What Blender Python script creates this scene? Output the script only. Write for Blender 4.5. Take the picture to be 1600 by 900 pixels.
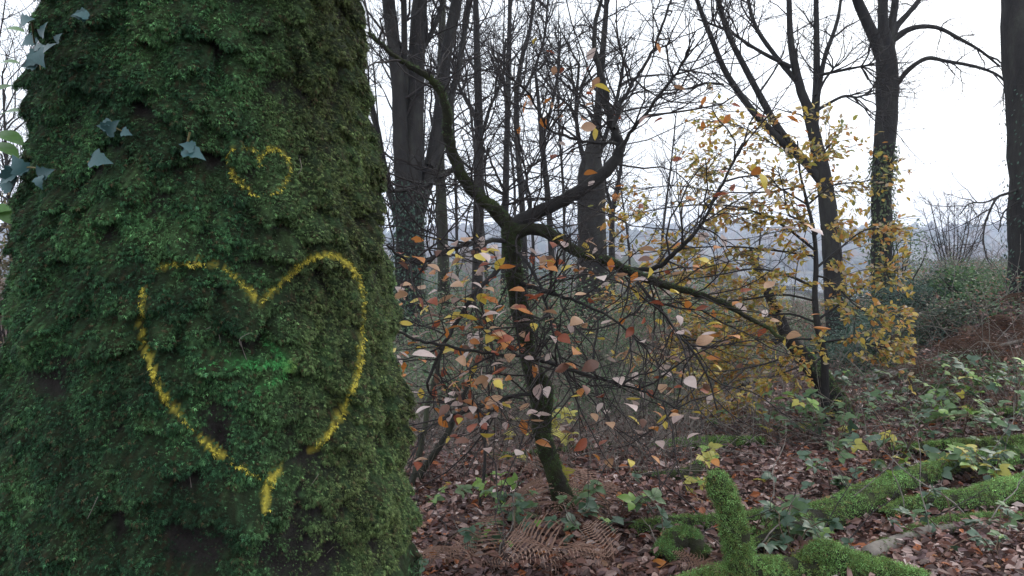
import bpy, math, random
import numpy as np
from mathutils import Vector, Matrix

for o in list(bpy.data.objects):
    bpy.data.objects.remove(o)
scene = bpy.context.scene
COL = scene.collection
R = math.radians
rng = np.random.default_rng(11)
random.seed(11)

# ------------------------------------------------------------------ camera
CAM_Z, PITCH, FPX = 1.5, R(2.4), 1178.0          # focal length in photo pixels (1600 wide)
cam_d = bpy.data.cameras.new('camera')
cam_d.sensor_width = 36.0
cam_d.lens = 36.0 * FPX / 1600.0
cam_d.clip_start, cam_d.clip_end = 0.05, 5000
cam = bpy.data.objects.new('camera', cam_d)
COL.objects.link(cam)
cam.location = (0, 0, CAM_Z)
cam.rotation_euler = (R(90) - PITCH, 0, 0)
scene.camera = cam

# ------------------------------------------------------------------ sky, sun, exposure
SUN_AZ, SUN_EL = R(48), R(34)                     # azimuth clockwise from +Y (view direction)
world = bpy.data.worlds.new('World')
scene.world = world
world.use_nodes = True
wn, wl = world.node_tree.nodes, world.node_tree.links
wn.clear()
wout = wn.new('ShaderNodeOutputWorld')
wbg = wn.new('ShaderNodeBackground')
wbg.inputs['Strength'].default_value = 0.12
sky = wn.new('ShaderNodeTexSky')
sky.sky_type = 'NISHITA'
sky.sun_disc = False
sky.sun_elevation = SUN_EL
sky.sun_rotation = SUN_AZ
sky.air_density = 1.2
sky.dust_density = 4.0
wmix = wn.new('ShaderNodeMixRGB')                 # closed cloud cover over the clear sky
wmix.inputs['Fac'].default_value = 0.82
wmix.inputs['Color2'].default_value = (11.6, 12.2, 13.0, 1)
wl.new(sky.outputs[0], wmix.inputs['Color1'])
wl.new(wmix.outputs[0], wbg.inputs['Color'])
wl.new(wbg.outputs[0], wout.inputs['Surface'])

sun_d = bpy.data.lights.new('sun', 'SUN')
sun_d.energy = 0.9
sun_d.angle = R(25)
sun_d.color = (1.0, 0.95, 0.86)
sun = bpy.data.objects.new('sun', sun_d)
COL.objects.link(sun)
sdir = Vector((math.sin(SUN_AZ) * math.cos(SUN_EL), math.cos(SUN_AZ) * math.cos(SUN_EL), math.sin(SUN_EL)))
sun.rotation_euler = sdir.to_track_quat('Z', 'Y').to_euler()

vs = scene.view_settings
vs.view_transform = 'Standard'
vs.look = 'None'
vs.gamma = 1
vs.use_curve_mapping = False
vs.exposure = 0.42
scene.cycles.use_denoising = True
scene.cycles.max_bounces = 6
scene.cycles.diffuse_bounces = 2
scene.cycles.glossy_bounces = 2
scene.cycles.transmission_bounces = 3
scene.cycles.volume_bounces = 2

# ------------------------------------------------------------------ numeric helpers
def unit(v):
    v = np.asarray(v, float)
    return v / np.maximum(np.linalg.norm(v, axis=-1, keepdims=True), 1e-9)

def hash3(i, j, k, seed):
    n = (i.astype(np.int64) * 374761393 + j.astype(np.int64) * 668265263 + k.astype(np.int64) * 2147483647 + seed * 974634777) & 0xffffffff
    n = ((n ^ (n >> 13)) * 1274126177) & 0xffffffff
    n = ((n ^ (n >> 16)) * 2246822519) & 0xffffffff
    return ((n ^ (n >> 15)) & 0xffffff) / float(0xffffff)

def noise3(p, scale=1.0, seed=0):
    """smooth value noise in -1..1 at points p (N,3)"""
    p = np.asarray(p, float) * scale
    f = np.floor(p)
    t = p - f
    t = t * t * (3 - 2 * t)
    i, j, k = f[..., 0], f[..., 1], f[..., 2]
    out = 0
    for a in (0, 1):
        for b in (0, 1):
            for c in (0, 1):
                w = (t[..., 0] if a else 1 - t[..., 0]) * (t[..., 1] if b else 1 - t[..., 1]) * (t[..., 2] if c else 1 - t[..., 2])
                out = out + w * hash3(i + a, j + b, k + c, seed)
    return out * 2 - 1

def fbm(p, scale, octaves=4, seed=0, gain=0.5):
    a, s, out, tot = 1.0, scale, 0, 0
    for o in range(octaves):
        out = out + a * noise3(p, s, seed + o * 17)
        tot += a
        a *= gain
        s *= 2.03
    return out / tot

def sstep(a, b, x):
    t = np.clip((np.asarray(x, float) - a) / (b - a), 0, 1)
    return t * t * (3 - 2 * t)

def terrain(x, y):
    """height of the ground: near plateau, bank, valley with a lake, far hillside"""
    x, y = np.asarray(x, float), np.asarray(y, float)
    p = np.stack([x, y, np.zeros_like(x)], -1)
    r = np.hypot(x, y)
    near = 1 - sstep(25, 60, r)
    h = near * (0.05 * fbm(p, 1.1, 3, 3) + 0.10 * fbm(p, 0.25, 2, 8))
    h = h + 1.05 * sstep(0.1, 2.6, x - 0.42 * y) * sstep(4.2, 9.5, y) * (1 - sstep(15, 40, y)) * (1 - sstep(14, 40, x))
    fall = sstep(17, 170, y + 0.15 * np.abs(x))
    h = h - 12.5 * fall
    far = sstep(440, 1150, y)
    h = h + far * (50 + 16 * fbm(p, 0.0021, 3, 5)) + sstep(450, 560, y) * 3 * fbm(p, 0.012, 2, 9)
    return h

def ray(px, py):
    """unit-depth direction through photo pixel"""
    cx, cy = (np.asarray(px, float) - 800) / FPX, -(np.asarray(py, float) - 450) / FPX
    s, c = math.sin(PITCH), math.cos(PITCH)
    return np.stack([cx, c + cy * s, -s + cy * c], -1)

def at(px, py, Y):
    d = ray(px, py)
    return d * (np.asarray(Y, float) / d[..., 1])[..., None] + np.array([0, 0, CAM_Z])

def to_px(p):
    q = np.asarray(p, float) - np.array([0, 0, CAM_Z])
    s, c = math.sin(PITCH), math.cos(PITCH)
    f = q[..., 1] * c - q[..., 2] * s
    u = q[..., 1] * s + q[..., 2] * c
    return 800 + FPX * q[..., 0] / f, 450 - FPX * u / f

def on_ground(px, py):
    d = ray(px, py)
    t = 1.5 * (40 / 1.5) ** np.linspace(0, 1, 900)
    p = d[None] * t[:, None]
    hit = np.where(p[:, 2] + CAM_Z <= terrain(p[:, 0], p[:, 1]))[0]
    p = p[hit[0] if len(hit) else -1]
    return np.array([p[0], p[1], float(terrain(p[0], p[1]))])

def spline(P, n):
    P = np.asarray(P, float)
    if len(P) == 2:
        t = np.linspace(0, 1, n)[:, None]
        return P[0] * (1 - t) + P[1] * t
    Q = np.vstack([2 * P[0] - P[1], P, 2 * P[-1] - P[-2]])
    u = np.linspace(0, len(P) - 1 - 1e-6, n)
    i = u.astype(int)
    t = (u - i)[:, None]
    a, b, c, d = Q[i], Q[i + 1], Q[i + 2], Q[i + 3]
    return 0.5 * (2 * b + (c - a) * t + (2 * a - 5 * b + 4 * c - d) * t ** 2 + (3 * b - a - 3 * c + d) * t ** 3)

# ------------------------------------------------------------------ mesh helpers
def mesh_np(name, V, quads=None, tris=None, tint=None, smooth=True):
    V = np.asarray(V, np.float32)
    q = np.zeros((0, 4), np.int32) if quads is None else np.asarray(quads, np.int32)
    t = np.zeros((0, 3), np.int32) if tris is None else np.asarray(tris, np.int32)
    me = bpy.data.meshes.new(name)
    me.vertices.add(len(V))
    me.vertices.foreach_set('co', V.ravel())
    nl = q.size + t.size
    me.loops.add(nl)
    me.loops.foreach_set('vertex_index', np.concatenate([q.ravel(), t.ravel()]).astype(np.int32))
    me.polygons.add(len(q) + len(t))
    st = np.concatenate([np.arange(len(q)) * 4, len(q) * 4 + np.arange(len(t)) * 3]).astype(np.int32)
    me.polygons.foreach_set('loop_start', st)
    me.polygons.foreach_set('use_smooth', np.full(len(q) + len(t), smooth, bool))
    if tint is not None:
        a = me.attributes.new('tint', 'FLOAT_COLOR', 'POINT')
        c = np.ones((len(V), 4), np.float32)
        c[:, :3] = tint
        a.data.foreach_set('color', c.ravel())
    me.update(calc_edges=True)
    return me

def tubes(paths, radii, sides=3, cap=True):
    """(M,N,3) centre lines and (M,N) radii -> vertices, quads, tris"""
    paths, radii = np.asarray(paths, float), np.asarray(radii, float)
    M, N = radii.shape
    tan = unit(np.gradient(paths, axis=1))
    mean = unit(paths[:, -1] - paths[:, 0])
    ref = np.where(np.abs(mean[:, 2:3]) < 0.75, np.array([[0, 0, 1.0]]), np.array([[0.0, 1.0, 0.0]]))
    side = unit(np.cross(tan, ref[:, None, :]))
    up = np.cross(side, tan)
    a = np.arange(sides) / sides * 2 * math.pi
    V = paths[:, :, None] + radii[:, :, None, None] * (np.cos(a)[None, None, :, None] * side[:, :, None] + np.sin(a)[None, None, :, None] * up[:, :, None])
    V = V.reshape(-1, 3)
    base = (np.arange(M) * N * sides)[:, None, None]
    i = (np.arange(N - 1) * sides)[None, :, None]
    k = np.arange(sides)[None, None, :]
    k2 = (k + 1) % sides
    Q = np.stack([base + i + k, base + i + sides + k, base + i + sides + k2, base + i + k2], -1).reshape(-1, 4)
    T = None
    if cap:
        n0 = len(V)
        V = np.vstack([V, paths[:, -1] + tan[:, -1] * radii[:, -1:] * 0.6])
        e = base[:, 0] + (N - 1) * sides
        kk = np.arange(sides)[None]
        T = np.stack([e + (kk + 1) % sides, e + kk, np.broadcast_to((n0 + np.arange(M))[:, None], (M, sides))], -1).reshape(-1, 3)
    return V, Q, T

def lumpy_tube(path, radii, sides=14, lump=0.12, scale=9.0, seed=0, fine=0.04):
    V, Q, T = tubes(np.asarray(path)[None], np.asarray(radii)[None], sides)
    c = np.repeat(np.asarray(path), sides, 0)
    r = np.repeat(np.asarray(radii), sides)
    d = V[:len(c)] - c
    n = fbm(V[:len(c)], scale, 3, seed) * lump + fbm(V[:len(c)], scale * 4, 2, seed + 5) * fine
    V[:len(c)] = c + d * (1 + n[:, None] * 1.6)
    # round off both ends
    return V, Q, T

def grow(paths, radii, k, t0, t1, ang, ang_sd, length, len_sd, rad, up=0.0, wig=0.18, n=6, flat=0.0, gen=rng, taper=0.25):
    """k children on each parent line; returns (M*k,n,3), radii"""
    M, N = radii.shape
    t = gen.uniform(t0, t1, (M, k)) * (N - 1)
    i = np.minimum(t.astype(int), N - 2)
    f = (t - i)[..., None]
    m = np.arange(M)[:, None]
    P = paths[m, i] * (1 - f) + paths[m, i + 1] * f
    T = unit(paths[m, i + 1] - paths[m, i])
    r0 = radii[m, i]
    rv = gen.normal(size=(M, k, 3))
    rv[..., 2] *= (1 - flat)
    side = unit(rv - (rv * T).sum(-1, keepdims=True) * T)
    a = np.radians(gen.normal(ang, ang_sd, (M, k)))[..., None]
    D = unit(T * np.cos(a) + side * np.sin(a))
    L = np.maximum(0.25 * length, gen.normal(length, len_sd, (M, k))) * (1.15 - 0.5 * (t / (N - 1)))
    P, D, L = P.reshape(-1, 3), D.reshape(-1, 3), L.reshape(-1)
    rr = np.minimum(rad * gen.uniform(0.7, 1.2, len(L)), r0.reshape(-1) * 0.85)
    out = np.zeros((len(P), n, 3))
    out[:, 0] = P
    for s in range(1, n):
        out[:, s] = out[:, s - 1] + D * (L / (n - 1))[:, None]
        D = D + gen.normal(size=D.shape) * wig
        D[:, 2] = D[:, 2] * (1 - flat * 0.4) + up
        D = unit(D)
    prof = np.linspace(1, taper, n)
    return out, rr[:, None] * prof[None]

class Acc:
    """collects vertices, faces and tints for one mesh"""
    def __init__(s):
        s.V, s.Q, s.T, s.C, s.n = [], [], [], [], 0
    def add(s, V, Q=None, T=None, tint=None):
        if Q is not None and len(Q): s.Q.append(np.asarray(Q) + s.n)
        if T is not None and len(T): s.T.append(np.asarray(T) + s.n)
        s.V.append(V)
        if tint is not None: s.C.append(np.broadcast_to(tint, (len(V), 3)))
        s.n += len(V)
    def mesh(s, name, smooth=True, off=(0, 0, 0)):
        return mesh_np(name, np.vstack(s.V) - np.asarray(off), np.vstack(s.Q) if s.Q else None, np.vstack(s.T) if s.T else None,
                       np.vstack(s.C) if s.C else None, smooth)

def blades(tmplV, tmplT, P, D, Nrm, size, gen=rng):
    """copies of a small flat template (x side, y along, z normal) at P along D"""
    D = unit(D)
    S = unit(np.cross(D, Nrm))
    N = np.cross(S, D)
    tv = np.asarray(tmplV, float)
    V = P[:, None] + size[:, None, None] * (tv[None, :, 0:1] * S[:, None] + tv[None, :, 1:2] * D[:, None] + tv[None, :, 2:3] * N[:, None])
    T = np.asarray(tmplT)[None] + (np.arange(len(P)) * len(tv))[:, None, None]
    return V.reshape(-1, 3), T.reshape(-1, 3)

# ------------------------------------------------------------------ object helpers
def tag(o, label=None, cat=None, group=None, kind=None):
    for k, v in (('label', label), ('category', cat), ('group', group), ('kind', kind)):
        if v: o[k] = v
    return o

def thing(name, label, cat, loc, group=None):
    o = bpy.data.objects.new(name, None)
    o.empty_display_size = 0.1
    COL.objects.link(o)
    o.location = tuple(float(c) for c in loc)
    return tag(o, label, cat, group)

def part(parent, name, me, mat, label=None, kind=None):
    o = bpy.data.objects.new(name, me)
    COL.objects.link(o)
    if mat is not None and not me.materials:
        me.materials.append(mat)
    o.parent = parent
    return tag(o, label, None, None, kind)

# ------------------------------------------------------------------ materials
def new_mat(name):
    m = bpy.data.materials.new(name)
    m.use_nodes = True
    nt = m.node_tree
    b = nt.nodes['Principled BSDF']
    b.inputs['Specular IOR Level'].default_value = 0.25
    return m, nt, b

def ramp(nt, fac, stops):
    r = nt.nodes.new('ShaderNodeValToRGB')
    els = r.color_ramp.elements
    while len(els) < len(stops): els.new(0.5)
    for e, (p, c) in zip(els, stops):
        e.position, e.color = p, (*c, 1)
    nt.links.new(fac, r.inputs[0])
    return r.outputs[0]

def noise_node(nt, scale, detail=5, rough=0.6, stretch=None, coord='Object'):
    tc = nt.nodes.new('ShaderNodeTexCoord')
    out = tc.outputs[coord]
    if stretch:
        mp = nt.nodes.new('ShaderNodeMapping')
        mp.inputs['Scale'].default_value = stretch
        nt.links.new(out, mp.inputs[0])
        out = mp.outputs[0]
    n = nt.nodes.new('ShaderNodeTexNoise')
    n.inputs['Scale'].default_value = scale
    n.inputs['Detail'].default_value = detail
    n.inputs['Roughness'].default_value = rough
    nt.links.new(out, n.inputs['Vector'])
    return n.outputs['Fac']

def bump(nt, b, height, strength, dist):
    bp = nt.nodes.new('ShaderNodeBump')
    bp.inputs['Strength'].default_value = strength
    bp.inputs['Distance'].default_value = dist
    nt.links.new(height, bp.inputs['Height'])
    nt.links.new(bp.outputs[0], b.inputs['Normal'])

def noise_mat(name, stops, scale, rough=0.85, bstr=0.6, bdist=0.02, bscale=None, stretch=None, detail=6):
    m, nt, b = new_mat(name)
    f = noise_node(nt, scale, detail, 0.65, stretch)
    nt.links.new(ramp(nt, f, stops), b.inputs['Base Color'])
    b.inputs['Roughness'].default_value = rough
    g = noise_node(nt, bscale or scale * 3, 6, 0.7, stretch)
    bump(nt, b, g, bstr, bdist)
    return m

def tint_mat(name, rough=0.7, trans=0.25, spec=0.2, vary=0.25, vscale=60):
    """colour from the mesh's own per-piece tint, leaf-like light passing through"""
    m, nt, b = new_mat(name)
    at_ = nt.nodes.new('ShaderNodeAttribute')
    at_.attribute_name = 'tint'
    hs = nt.nodes.new('ShaderNodeHueSaturation')
    f = noise_node(nt, vscale, 3, 0.6)
    mr = nt.nodes.new('ShaderNodeMapRange')
    mr.inputs[3].default_value, mr.inputs[4].default_value = 1 - vary, 1 + vary
    nt.links.new(f, mr.inputs[0])
    nt.links.new(mr.outputs[0], hs.inputs['Value'])
    nt.links.new(at_.outputs['Color'], hs.inputs['Color'])
    nt.links.new(hs.outputs[0], b.inputs['Base Color'])
    b.inputs['Roughness'].default_value = rough
    b.inputs['Specular IOR Level'].default_value = spec
    if trans:
        leafy(nt, b, hs.outputs[0], trans)
    return m

def leafy(nt, b, colour, trans):
    tr = nt.nodes.new('ShaderNodeBsdfTranslucent')
    nt.links.new(colour, tr.inputs['Color'])
    mx = nt.nodes.new('ShaderNodeMixShader')
    mx.inputs[0].default_value = trans
    nt.links.new(b.outputs[0], mx.inputs[1])
    nt.links.new(tr.outputs[0], mx.inputs[2])
    nt.links.new(mx.outputs[0], nt.nodes['Material Output'].inputs['Surface'])

def leaf_mat(name, c0, c1, rough=0.45, trans=0.35, spec=0.4, scale=30):
    m, nt, b = new_mat(name)
    f = noise_node(nt, scale, 4, 0.6)
    oi = nt.nodes.new('ShaderNodeObjectInfo')
    ad = nt.nodes.new('ShaderNodeMath')
    ad.operation = 'MULTIPLY_ADD'
    nt.links.new(oi.outputs['Random'], ad.inputs[0])
    ad.inputs[1].default_value = 0.5
    nt.links.new(f, ad.inputs[2])
    c = ramp(nt, ad.outputs[0], [(0.35, c0), (0.95, c1)])
    nt.links.new(c, b.inputs['Base Color'])
    b.inputs['Roughness'].default_value = rough
    b.inputs['Specular IOR Level'].default_value = spec
    leafy(nt, b, c, trans)
    return m

M_BARK = noise_mat('dark_bark', [(0.3, (0.014, 0.013, 0.014)), (0.55, (0.034, 0.032, 0.031)), (0.75, (0.055, 0.057, 0.048))], 5, 0.9, 0.9, 0.02, 22, (1, 1, 0.35))
M_BARKG = noise_mat('algae_bark', [(0.3, (0.02, 0.018, 0.016)), (0.5, (0.04, 0.042, 0.03)), (0.72, (0.06, 0.07, 0.04))], 4, 0.9, 0.9, 0.02, 20, (1, 1, 0.35))
M_TWIG = noise_mat('twig_bark', [(0.3, (0.018, 0.015, 0.016)), (0.7, (0.05, 0.043, 0.042))], 12, 0.8, 0.2, 0.004)
M_GREYTWIG = noise_mat('weathered_twig', [(0.3, (0.10, 0.085, 0.075)), (0.7, (0.26, 0.23, 0.20))], 18, 0.8, 0.3, 0.004)
M_MOSSBARK = noise_mat('mossy_bark', [(0.34, (0.018, 0.015, 0.013)), (0.52, (0.028, 0.03, 0.015)), (0.75, (0.06, 0.085, 0.025))], 7, 0.95, 0.9, 0.02, 60)
M_MOSS = tint_mat('moss', 0.75, 0.10, 0.15, 0.3, 40)
M_FOLI = tint_mat('foliage', 0.5, 0.35, 0.35, 0.2, 25)
M_LITTER = tint_mat('dead_leaves', 0.55, 0.12, 0.35, 0.25, 30)

# ------------------------------------------------------------------ the setting: ground, lake, far wood
def sinh_axis(n, lo, hi, c, k):
    s = np.linspace(-1, 1, n)
    a = np.sinh(k * s) / math.sinh(k)
    return np.where(a < 0, c + a * (c - lo), c + a * (hi - c))
gx = sinh_axis(270, -1300, 1300, 0.8, 7.6)
gy = sinh_axis(270, -300, 1300, 5.5, 7.6)
X, Y = np.meshgrid(gx, gy)
Z = terrain(X, Y)
nx, ny = len(gx), len(gy)
idx = np.arange(nx * ny).reshape(ny, nx)
gq = np.stack([idx[:-1, :-1], idx[:-1, 1:], idx[1:, 1:], idx[1:, :-1]], -1).reshape(-1, 4)
gm, gnt, gb = new_mat('woodland_soil')
f1 = noise_node(gnt, 9, 8, 0.7)
soil = ramp(gnt, f1, [(0.3, (0.022, 0.015, 0.013)), (0.5, (0.06, 0.037, 0.030)), (0.7, (0.11, 0.065, 0.05))])
f2 = noise_node(gnt, 0.02, 6, 0.7)
far_c = ramp(gnt, f2, [(0.35, (0.06, 0.075, 0.04)), (0.5, (0.11, 0.085, 0.05)), (0.65, (0.09, 0.11, 0.05))])
geo = gnt.nodes.new('ShaderNodeNewGeometry')
sep = gnt.nodes.new('ShaderNodeSeparateXYZ')
gnt.links.new(geo.outputs['Position'], sep.inputs[0])
mr = gnt.nodes.new('ShaderNodeMapRange')
mr.inputs[1].default_value, mr.inputs[2].default_value = 30, 90
gnt.links.new(sep.outputs['Y'], mr.inputs[0])
mxg = gnt.nodes.new('ShaderNodeMixRGB')
gnt.links.new(mr.outputs[0], mxg.inputs[0])
gnt.links.new(soil, mxg.inputs[1])
gnt.links.new(far_c, mxg.inputs[2])
gnt.links.new(mxg.outputs[0], gb.inputs['Base Color'])
gb.inputs['Roughness'].default_value = 0.95
bump(gnt, gb, noise_node(gnt, 30, 6, 0.7), 0.8, 0.02)
ground = bpy.data.objects.new('ground', mesh_np('ground', np.stack([X, Y, Z], -1).reshape(-1, 3), gq))
ground.data.materials.append(gm)
COL.objects.link(ground)
tag(ground, 'woodland floor of soil and fallen leaves running to the valley', kind='structure')

wm, wnt, wb = new_mat('lake_water')
wb.inputs['Base Color'].default_value = (0.03, 0.04, 0.045, 1)
wb.inputs['Roughness'].default_value = 0.12
wb.inputs['Specular IOR Level'].default_value = 0.6
bump(wnt, wb, noise_node(wnt, 0.6, 3, 0.6), 0.15, 0.1)
lake = bpy.data.objects.new('lake', mesh_np('lake', [(95, 210, -10.4), (700, 210, -10.4), (900, 620, -10.4), (150, 520, -10.4)], [(0, 1, 2, 3)]))
lake.data.materials.append(wm)
COL.objects.link(lake)
tag(lake, 'pale lake in the valley beyond the wood', kind='structure')

# far-off wood on the hillside across the water, reads as one mass
def crowns_mass(n):
    import bmesh
    bm = bmesh.new()
    bmesh.ops.create_icosphere(bm, subdivisions=1, radius=1)
    tv = np.array([v.co[:] for v in bm.verts])
    tt = np.array([[v.index for v in f.verts] for f in bm.faces])
    bm.free()
    y = np.concatenate([rng.uniform(545, 1180, n * 2 // 3), 150 + 400 * rng.random(n - n * 2 // 3) ** 0.8])
    x = rng.uniform(-1, 1, n) * (y * 0.85 + 60)
    keep = (noise3(np.stack([x, y, x * 0], -1), 0.012, 41) > -0.35) & ((y > 545) | (x < 0.30 * y))
    x, y = x[keep], y[keep]
    z = terrain(x, y)
    s = rng.uniform(3.2, 6.5, len(x))
    V = tv[None] * (1 + 0.28 * rng.normal(size=(len(x), len(tv), 1)))
    V = V * np.stack([s, s, s * rng.uniform(0.9, 1.5, len(x))], -1)[:, None] + np.stack([x, y, z + s * 0.8], -1)[:, None]
    pal = np.array([(0.10, 0.07, 0.05), (0.15, 0.085, 0.045), (0.07, 0.075, 0.04), (0.05, 0.065, 0.04), (0.12, 0.09, 0.07)])
    c = pal[rng.integers(0, len(pal), len(x))]
    T = tt[None] + (np.arange(len(x)) * len(tv))[:, None, None]
    return mesh_np('distant_wood', V.reshape(-1, 3), None, T.reshape(-1, 3), np.repeat(c, len(tv), 0), False)
dw = bpy.data.objects.new('distant_wood', crowns_mass(4200))
dw.data.materials.append(tint_mat('far_crowns', 0.9, 0, 0.1, 0.3, 0.3))
COL.objects.link(dw)
tag(dw, 'hazy autumn wood covering the hillside across the lake', 'wood', kind='stuff')

# ------------------------------------------------------------------ the big mossy trunk
TREE = np.array([-2.0 * math.sin(R(21.5)), 2.0 * math.cos(R(21.5)), 0.0])
def trunk_r(z):
    return np.interp(z, [-0.3, 0.0, 0.35, 0.86, 1.43, 2.15, 4.0, 6.5], [0.70, 0.60, 0.510, 0.446, 0.396, 0.322, 0.28, 0.25])

def pads(s, z, seed, w, hgt, S):
    """overlapping moss cushions on the unrolled trunk: steep lower lip, long upper slope"""
    p = np.stack([s, z, np.zeros_like(s)], -1)
    s = s + 0.045 * fbm(p, 9, 4, seed + 1)
    z = z + 0.050 * fbm(p, 9, 4, seed + 2)
    ci, cj = np.floor(s / w), np.floor(z / hgt)
    nc = round(S / w)
    best = np.zeros_like(s)
    for di in (-2, -1, 0, 1, 2):
        for dj in (-2, -1, 0, 1, 2):
            i, j = ci + di, cj + dj
            im = np.mod(i, nc)
            zero = np.zeros_like(i)
            cx = (i + hash3(im, j, zero, seed + 3)) * w
            cz = (j + hash3(im, j, zero, seed + 4)) * hgt
            a = 0.35 + 0.65 * hash3(im, j, zero, seed + 5)
            sx = w * (0.5 + 0.6 * hash3(im, j, zero, seed + 6))
            du, dv = (s - cx) / sx, (z - cz) / hgt
            dv = np.where(dv < 0, dv / 0.6, dv / 1.35)
            best = np.maximum(best, a * np.clip(1 - du * du - dv * dv, 0, 1) ** 0.6)
    return best

NT = 370
zz = np.concatenate([np.linspace(-0.3, 0.7, 40, endpoint=False), np.linspace(0.7, 2.35, 215, endpoint=False), np.linspace(2.35, 6.5, 50)])
NZ = len(zz)
th = np.arange(NT) / NT * 2 * math.pi
TH, ZZ = np.meshgrid(th, zz)
S0 = 2 * math.pi * 0.42
w_pad = S0 / 42
SS = TH / (2 * math.pi) * S0
pad = pads(SS, ZZ, 100, w_pad, 0.046, S0)
pad2 = pads(SS, ZZ, 200, S0 / 92, 0.021, S0)
cyl = np.stack([np.cos(TH) * 0.42, np.sin(TH) * 0.42, ZZ], -1)
big = fbm(cyl, 3.2, 3, 61)
fine = fbm(cyl, 42, 3, 71)
patch = sstep(-0.42, 0.18, fbm(cyl * np.array([1, 1, 1.35]), 7.5, 3, 81))
flute = np.cos(TH * 5 + 1.3 + 0.6 * np.sin(ZZ * 1.3)) * 0.035 * (1 - sstep(0.1, 1.0, ZZ))
# thin-moss places where bark shows (photo pixel, radius in pixels)
BARE = [(366, 520, 58, 24), (460, 850, 85, 65), (300, 830, 55, 50), (430, 395, 45, 18)]
def bare_mask(P):
    u, v = to_px(P)
    wob = 0.35 * noise3(P, 16, 5)
    m = np.zeros(len(P))
    for x, y, rx, ry in BARE:
        d = np.sqrt(((u - x) / rx) ** 2 + ((v - y) / ry) ** 2) + wob
        m = np.maximum(m, 1 - sstep(0.6, 1.15, d))
    return m * (P[:, 1] < TREE[1] + 0.05)
base_r = trunk_r(ZZ) + 0.018 * big + flute
P0 = np.stack([TREE[0] + base_r * np.cos(TH), TREE[1] + base_r * np.sin(TH), ZZ], -1).reshape(-1, 3)
BM = bare_mask(P0).reshape(TH.shape)
hgt_map = (0.050 * pad * (0.55 + 0.45 * patch) + 0.026 * pad2 * (0.35 + pad) * (0.4 + 0.6 * patch) + 0.005 * fine) * (1 - 0.6 * BM) + 0.008 * fine * BM
RR = base_r - 0.012 + hgt_map
ZD = ZZ - 0.6 * hgt_map
GP = np.stack([TREE[0] + RR * np.cos(TH), TREE[1] + RR * np.sin(TH), ZD], -1)
ti = np.arange(NT * NZ).reshape(NZ, NT)
t2 = np.roll(ti, -1, 1)
tq = np.stack([ti[:-1], t2[:-1], t2[1:], ti[1:]], -1).reshape(-1, 4)
dth = np.roll(GP, -1, 1) - np.roll(GP, 1, 1)
dz = np.gradient(GP, axis=0)
GN = unit(np.cross(dth, dz))

# spray paint on the moss: polylines in photo pixels (x, y, half width, strength)
HEART = [[(246, 418, 7, .5), (262, 413, 7, .65), (300, 408, 7, .65), (340, 416, 7, .55), (366, 431, 6, .8), (386, 450, 6, .85), (405, 468, 8, .95), (425, 453, 6, .9), (450, 430, 6, .85), (480, 406, 6, .9), (512, 398, 7, 1), (536, 406, 7, 1), (555, 427, 7, .7), (566, 460, 8, .55), (567, 510, 8, .55), (562, 560, 8, .6), (553, 595, 6, .85), (540, 632, 6, 1), (520, 666, 7, 1), (498, 692, 8, 1), (482, 705, 6, .7)],
         [(224, 448, 7, .7), (222, 500, 8, .9), (228, 545, 7, .9), (243, 590, 8, 1), (262, 625, 9, 1), (290, 658, 6, .6), (300, 668, 4, .25), (322, 692, 7, .95), (350, 713, 8, 1), (362, 718, 5, .5), (382, 730, 7, .9), (402, 743, 6, .8)],
         [(441, 728, 7, 1), (425, 746, 12, 1), (417, 765, 11, 1), (415, 796, 8, 1)]]
SMALL = [[(402, 308, 6, .5), (388, 297, 7, .8), (372, 281, 8, 1), (361, 263, 7, 1), (357, 244, 6, .8), (364, 232, 7, .8), (384, 229, 7, .8), (398, 236, 6, .8), (405, 255, 6, .85)], [(405, 255, 6, .85), (411, 237, 6, .8), (426, 229, 7, .9), (444, 240, 7, .85), (453, 264, 6, .9), (446, 284, 7, .9), (430, 298, 6, .7), (402, 308, 6, .5)]]
ARROW = [[(318, 572, 11, .5), (360, 568, 13, .85), (410, 566, 12, .9), (452, 570, 12, 1)], [(414, 530, 10, .75), (436, 550, 10, .9), (455, 572, 11, 1)], [(455, 572, 10, .9), (430, 592, 9, .8), (402, 608, 9, .7)]]

def paint_amount(P, lines):
    u, v = to_px(P)
    out = np.zeros(len(P))
    for ln in lines:
        L = np.asarray(ln, float)
        Lp = spline(L, len(L) * 4)
        for a, b in zip(Lp[:-1], Lp[1:]):
            d = b[:2] - a[:2]
            t = np.clip(((u - a[0]) * d[0] + (v - a[1]) * d[1]) / max(d @ d, 1e-6), 0, 1)
            dist = np.hypot(u - a[0] - t * d[0], v - a[1] - t * d[1])
            w = (a[2] + (b[2] - a[2]) * t) * 0.70
            s = a[3] + (b[3] - a[3]) * t
            out = np.maximum(out, s * np.exp(-(dist / w) ** 2 * 1.1))
    return out * (P[:, 1] < TREE[1])

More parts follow.
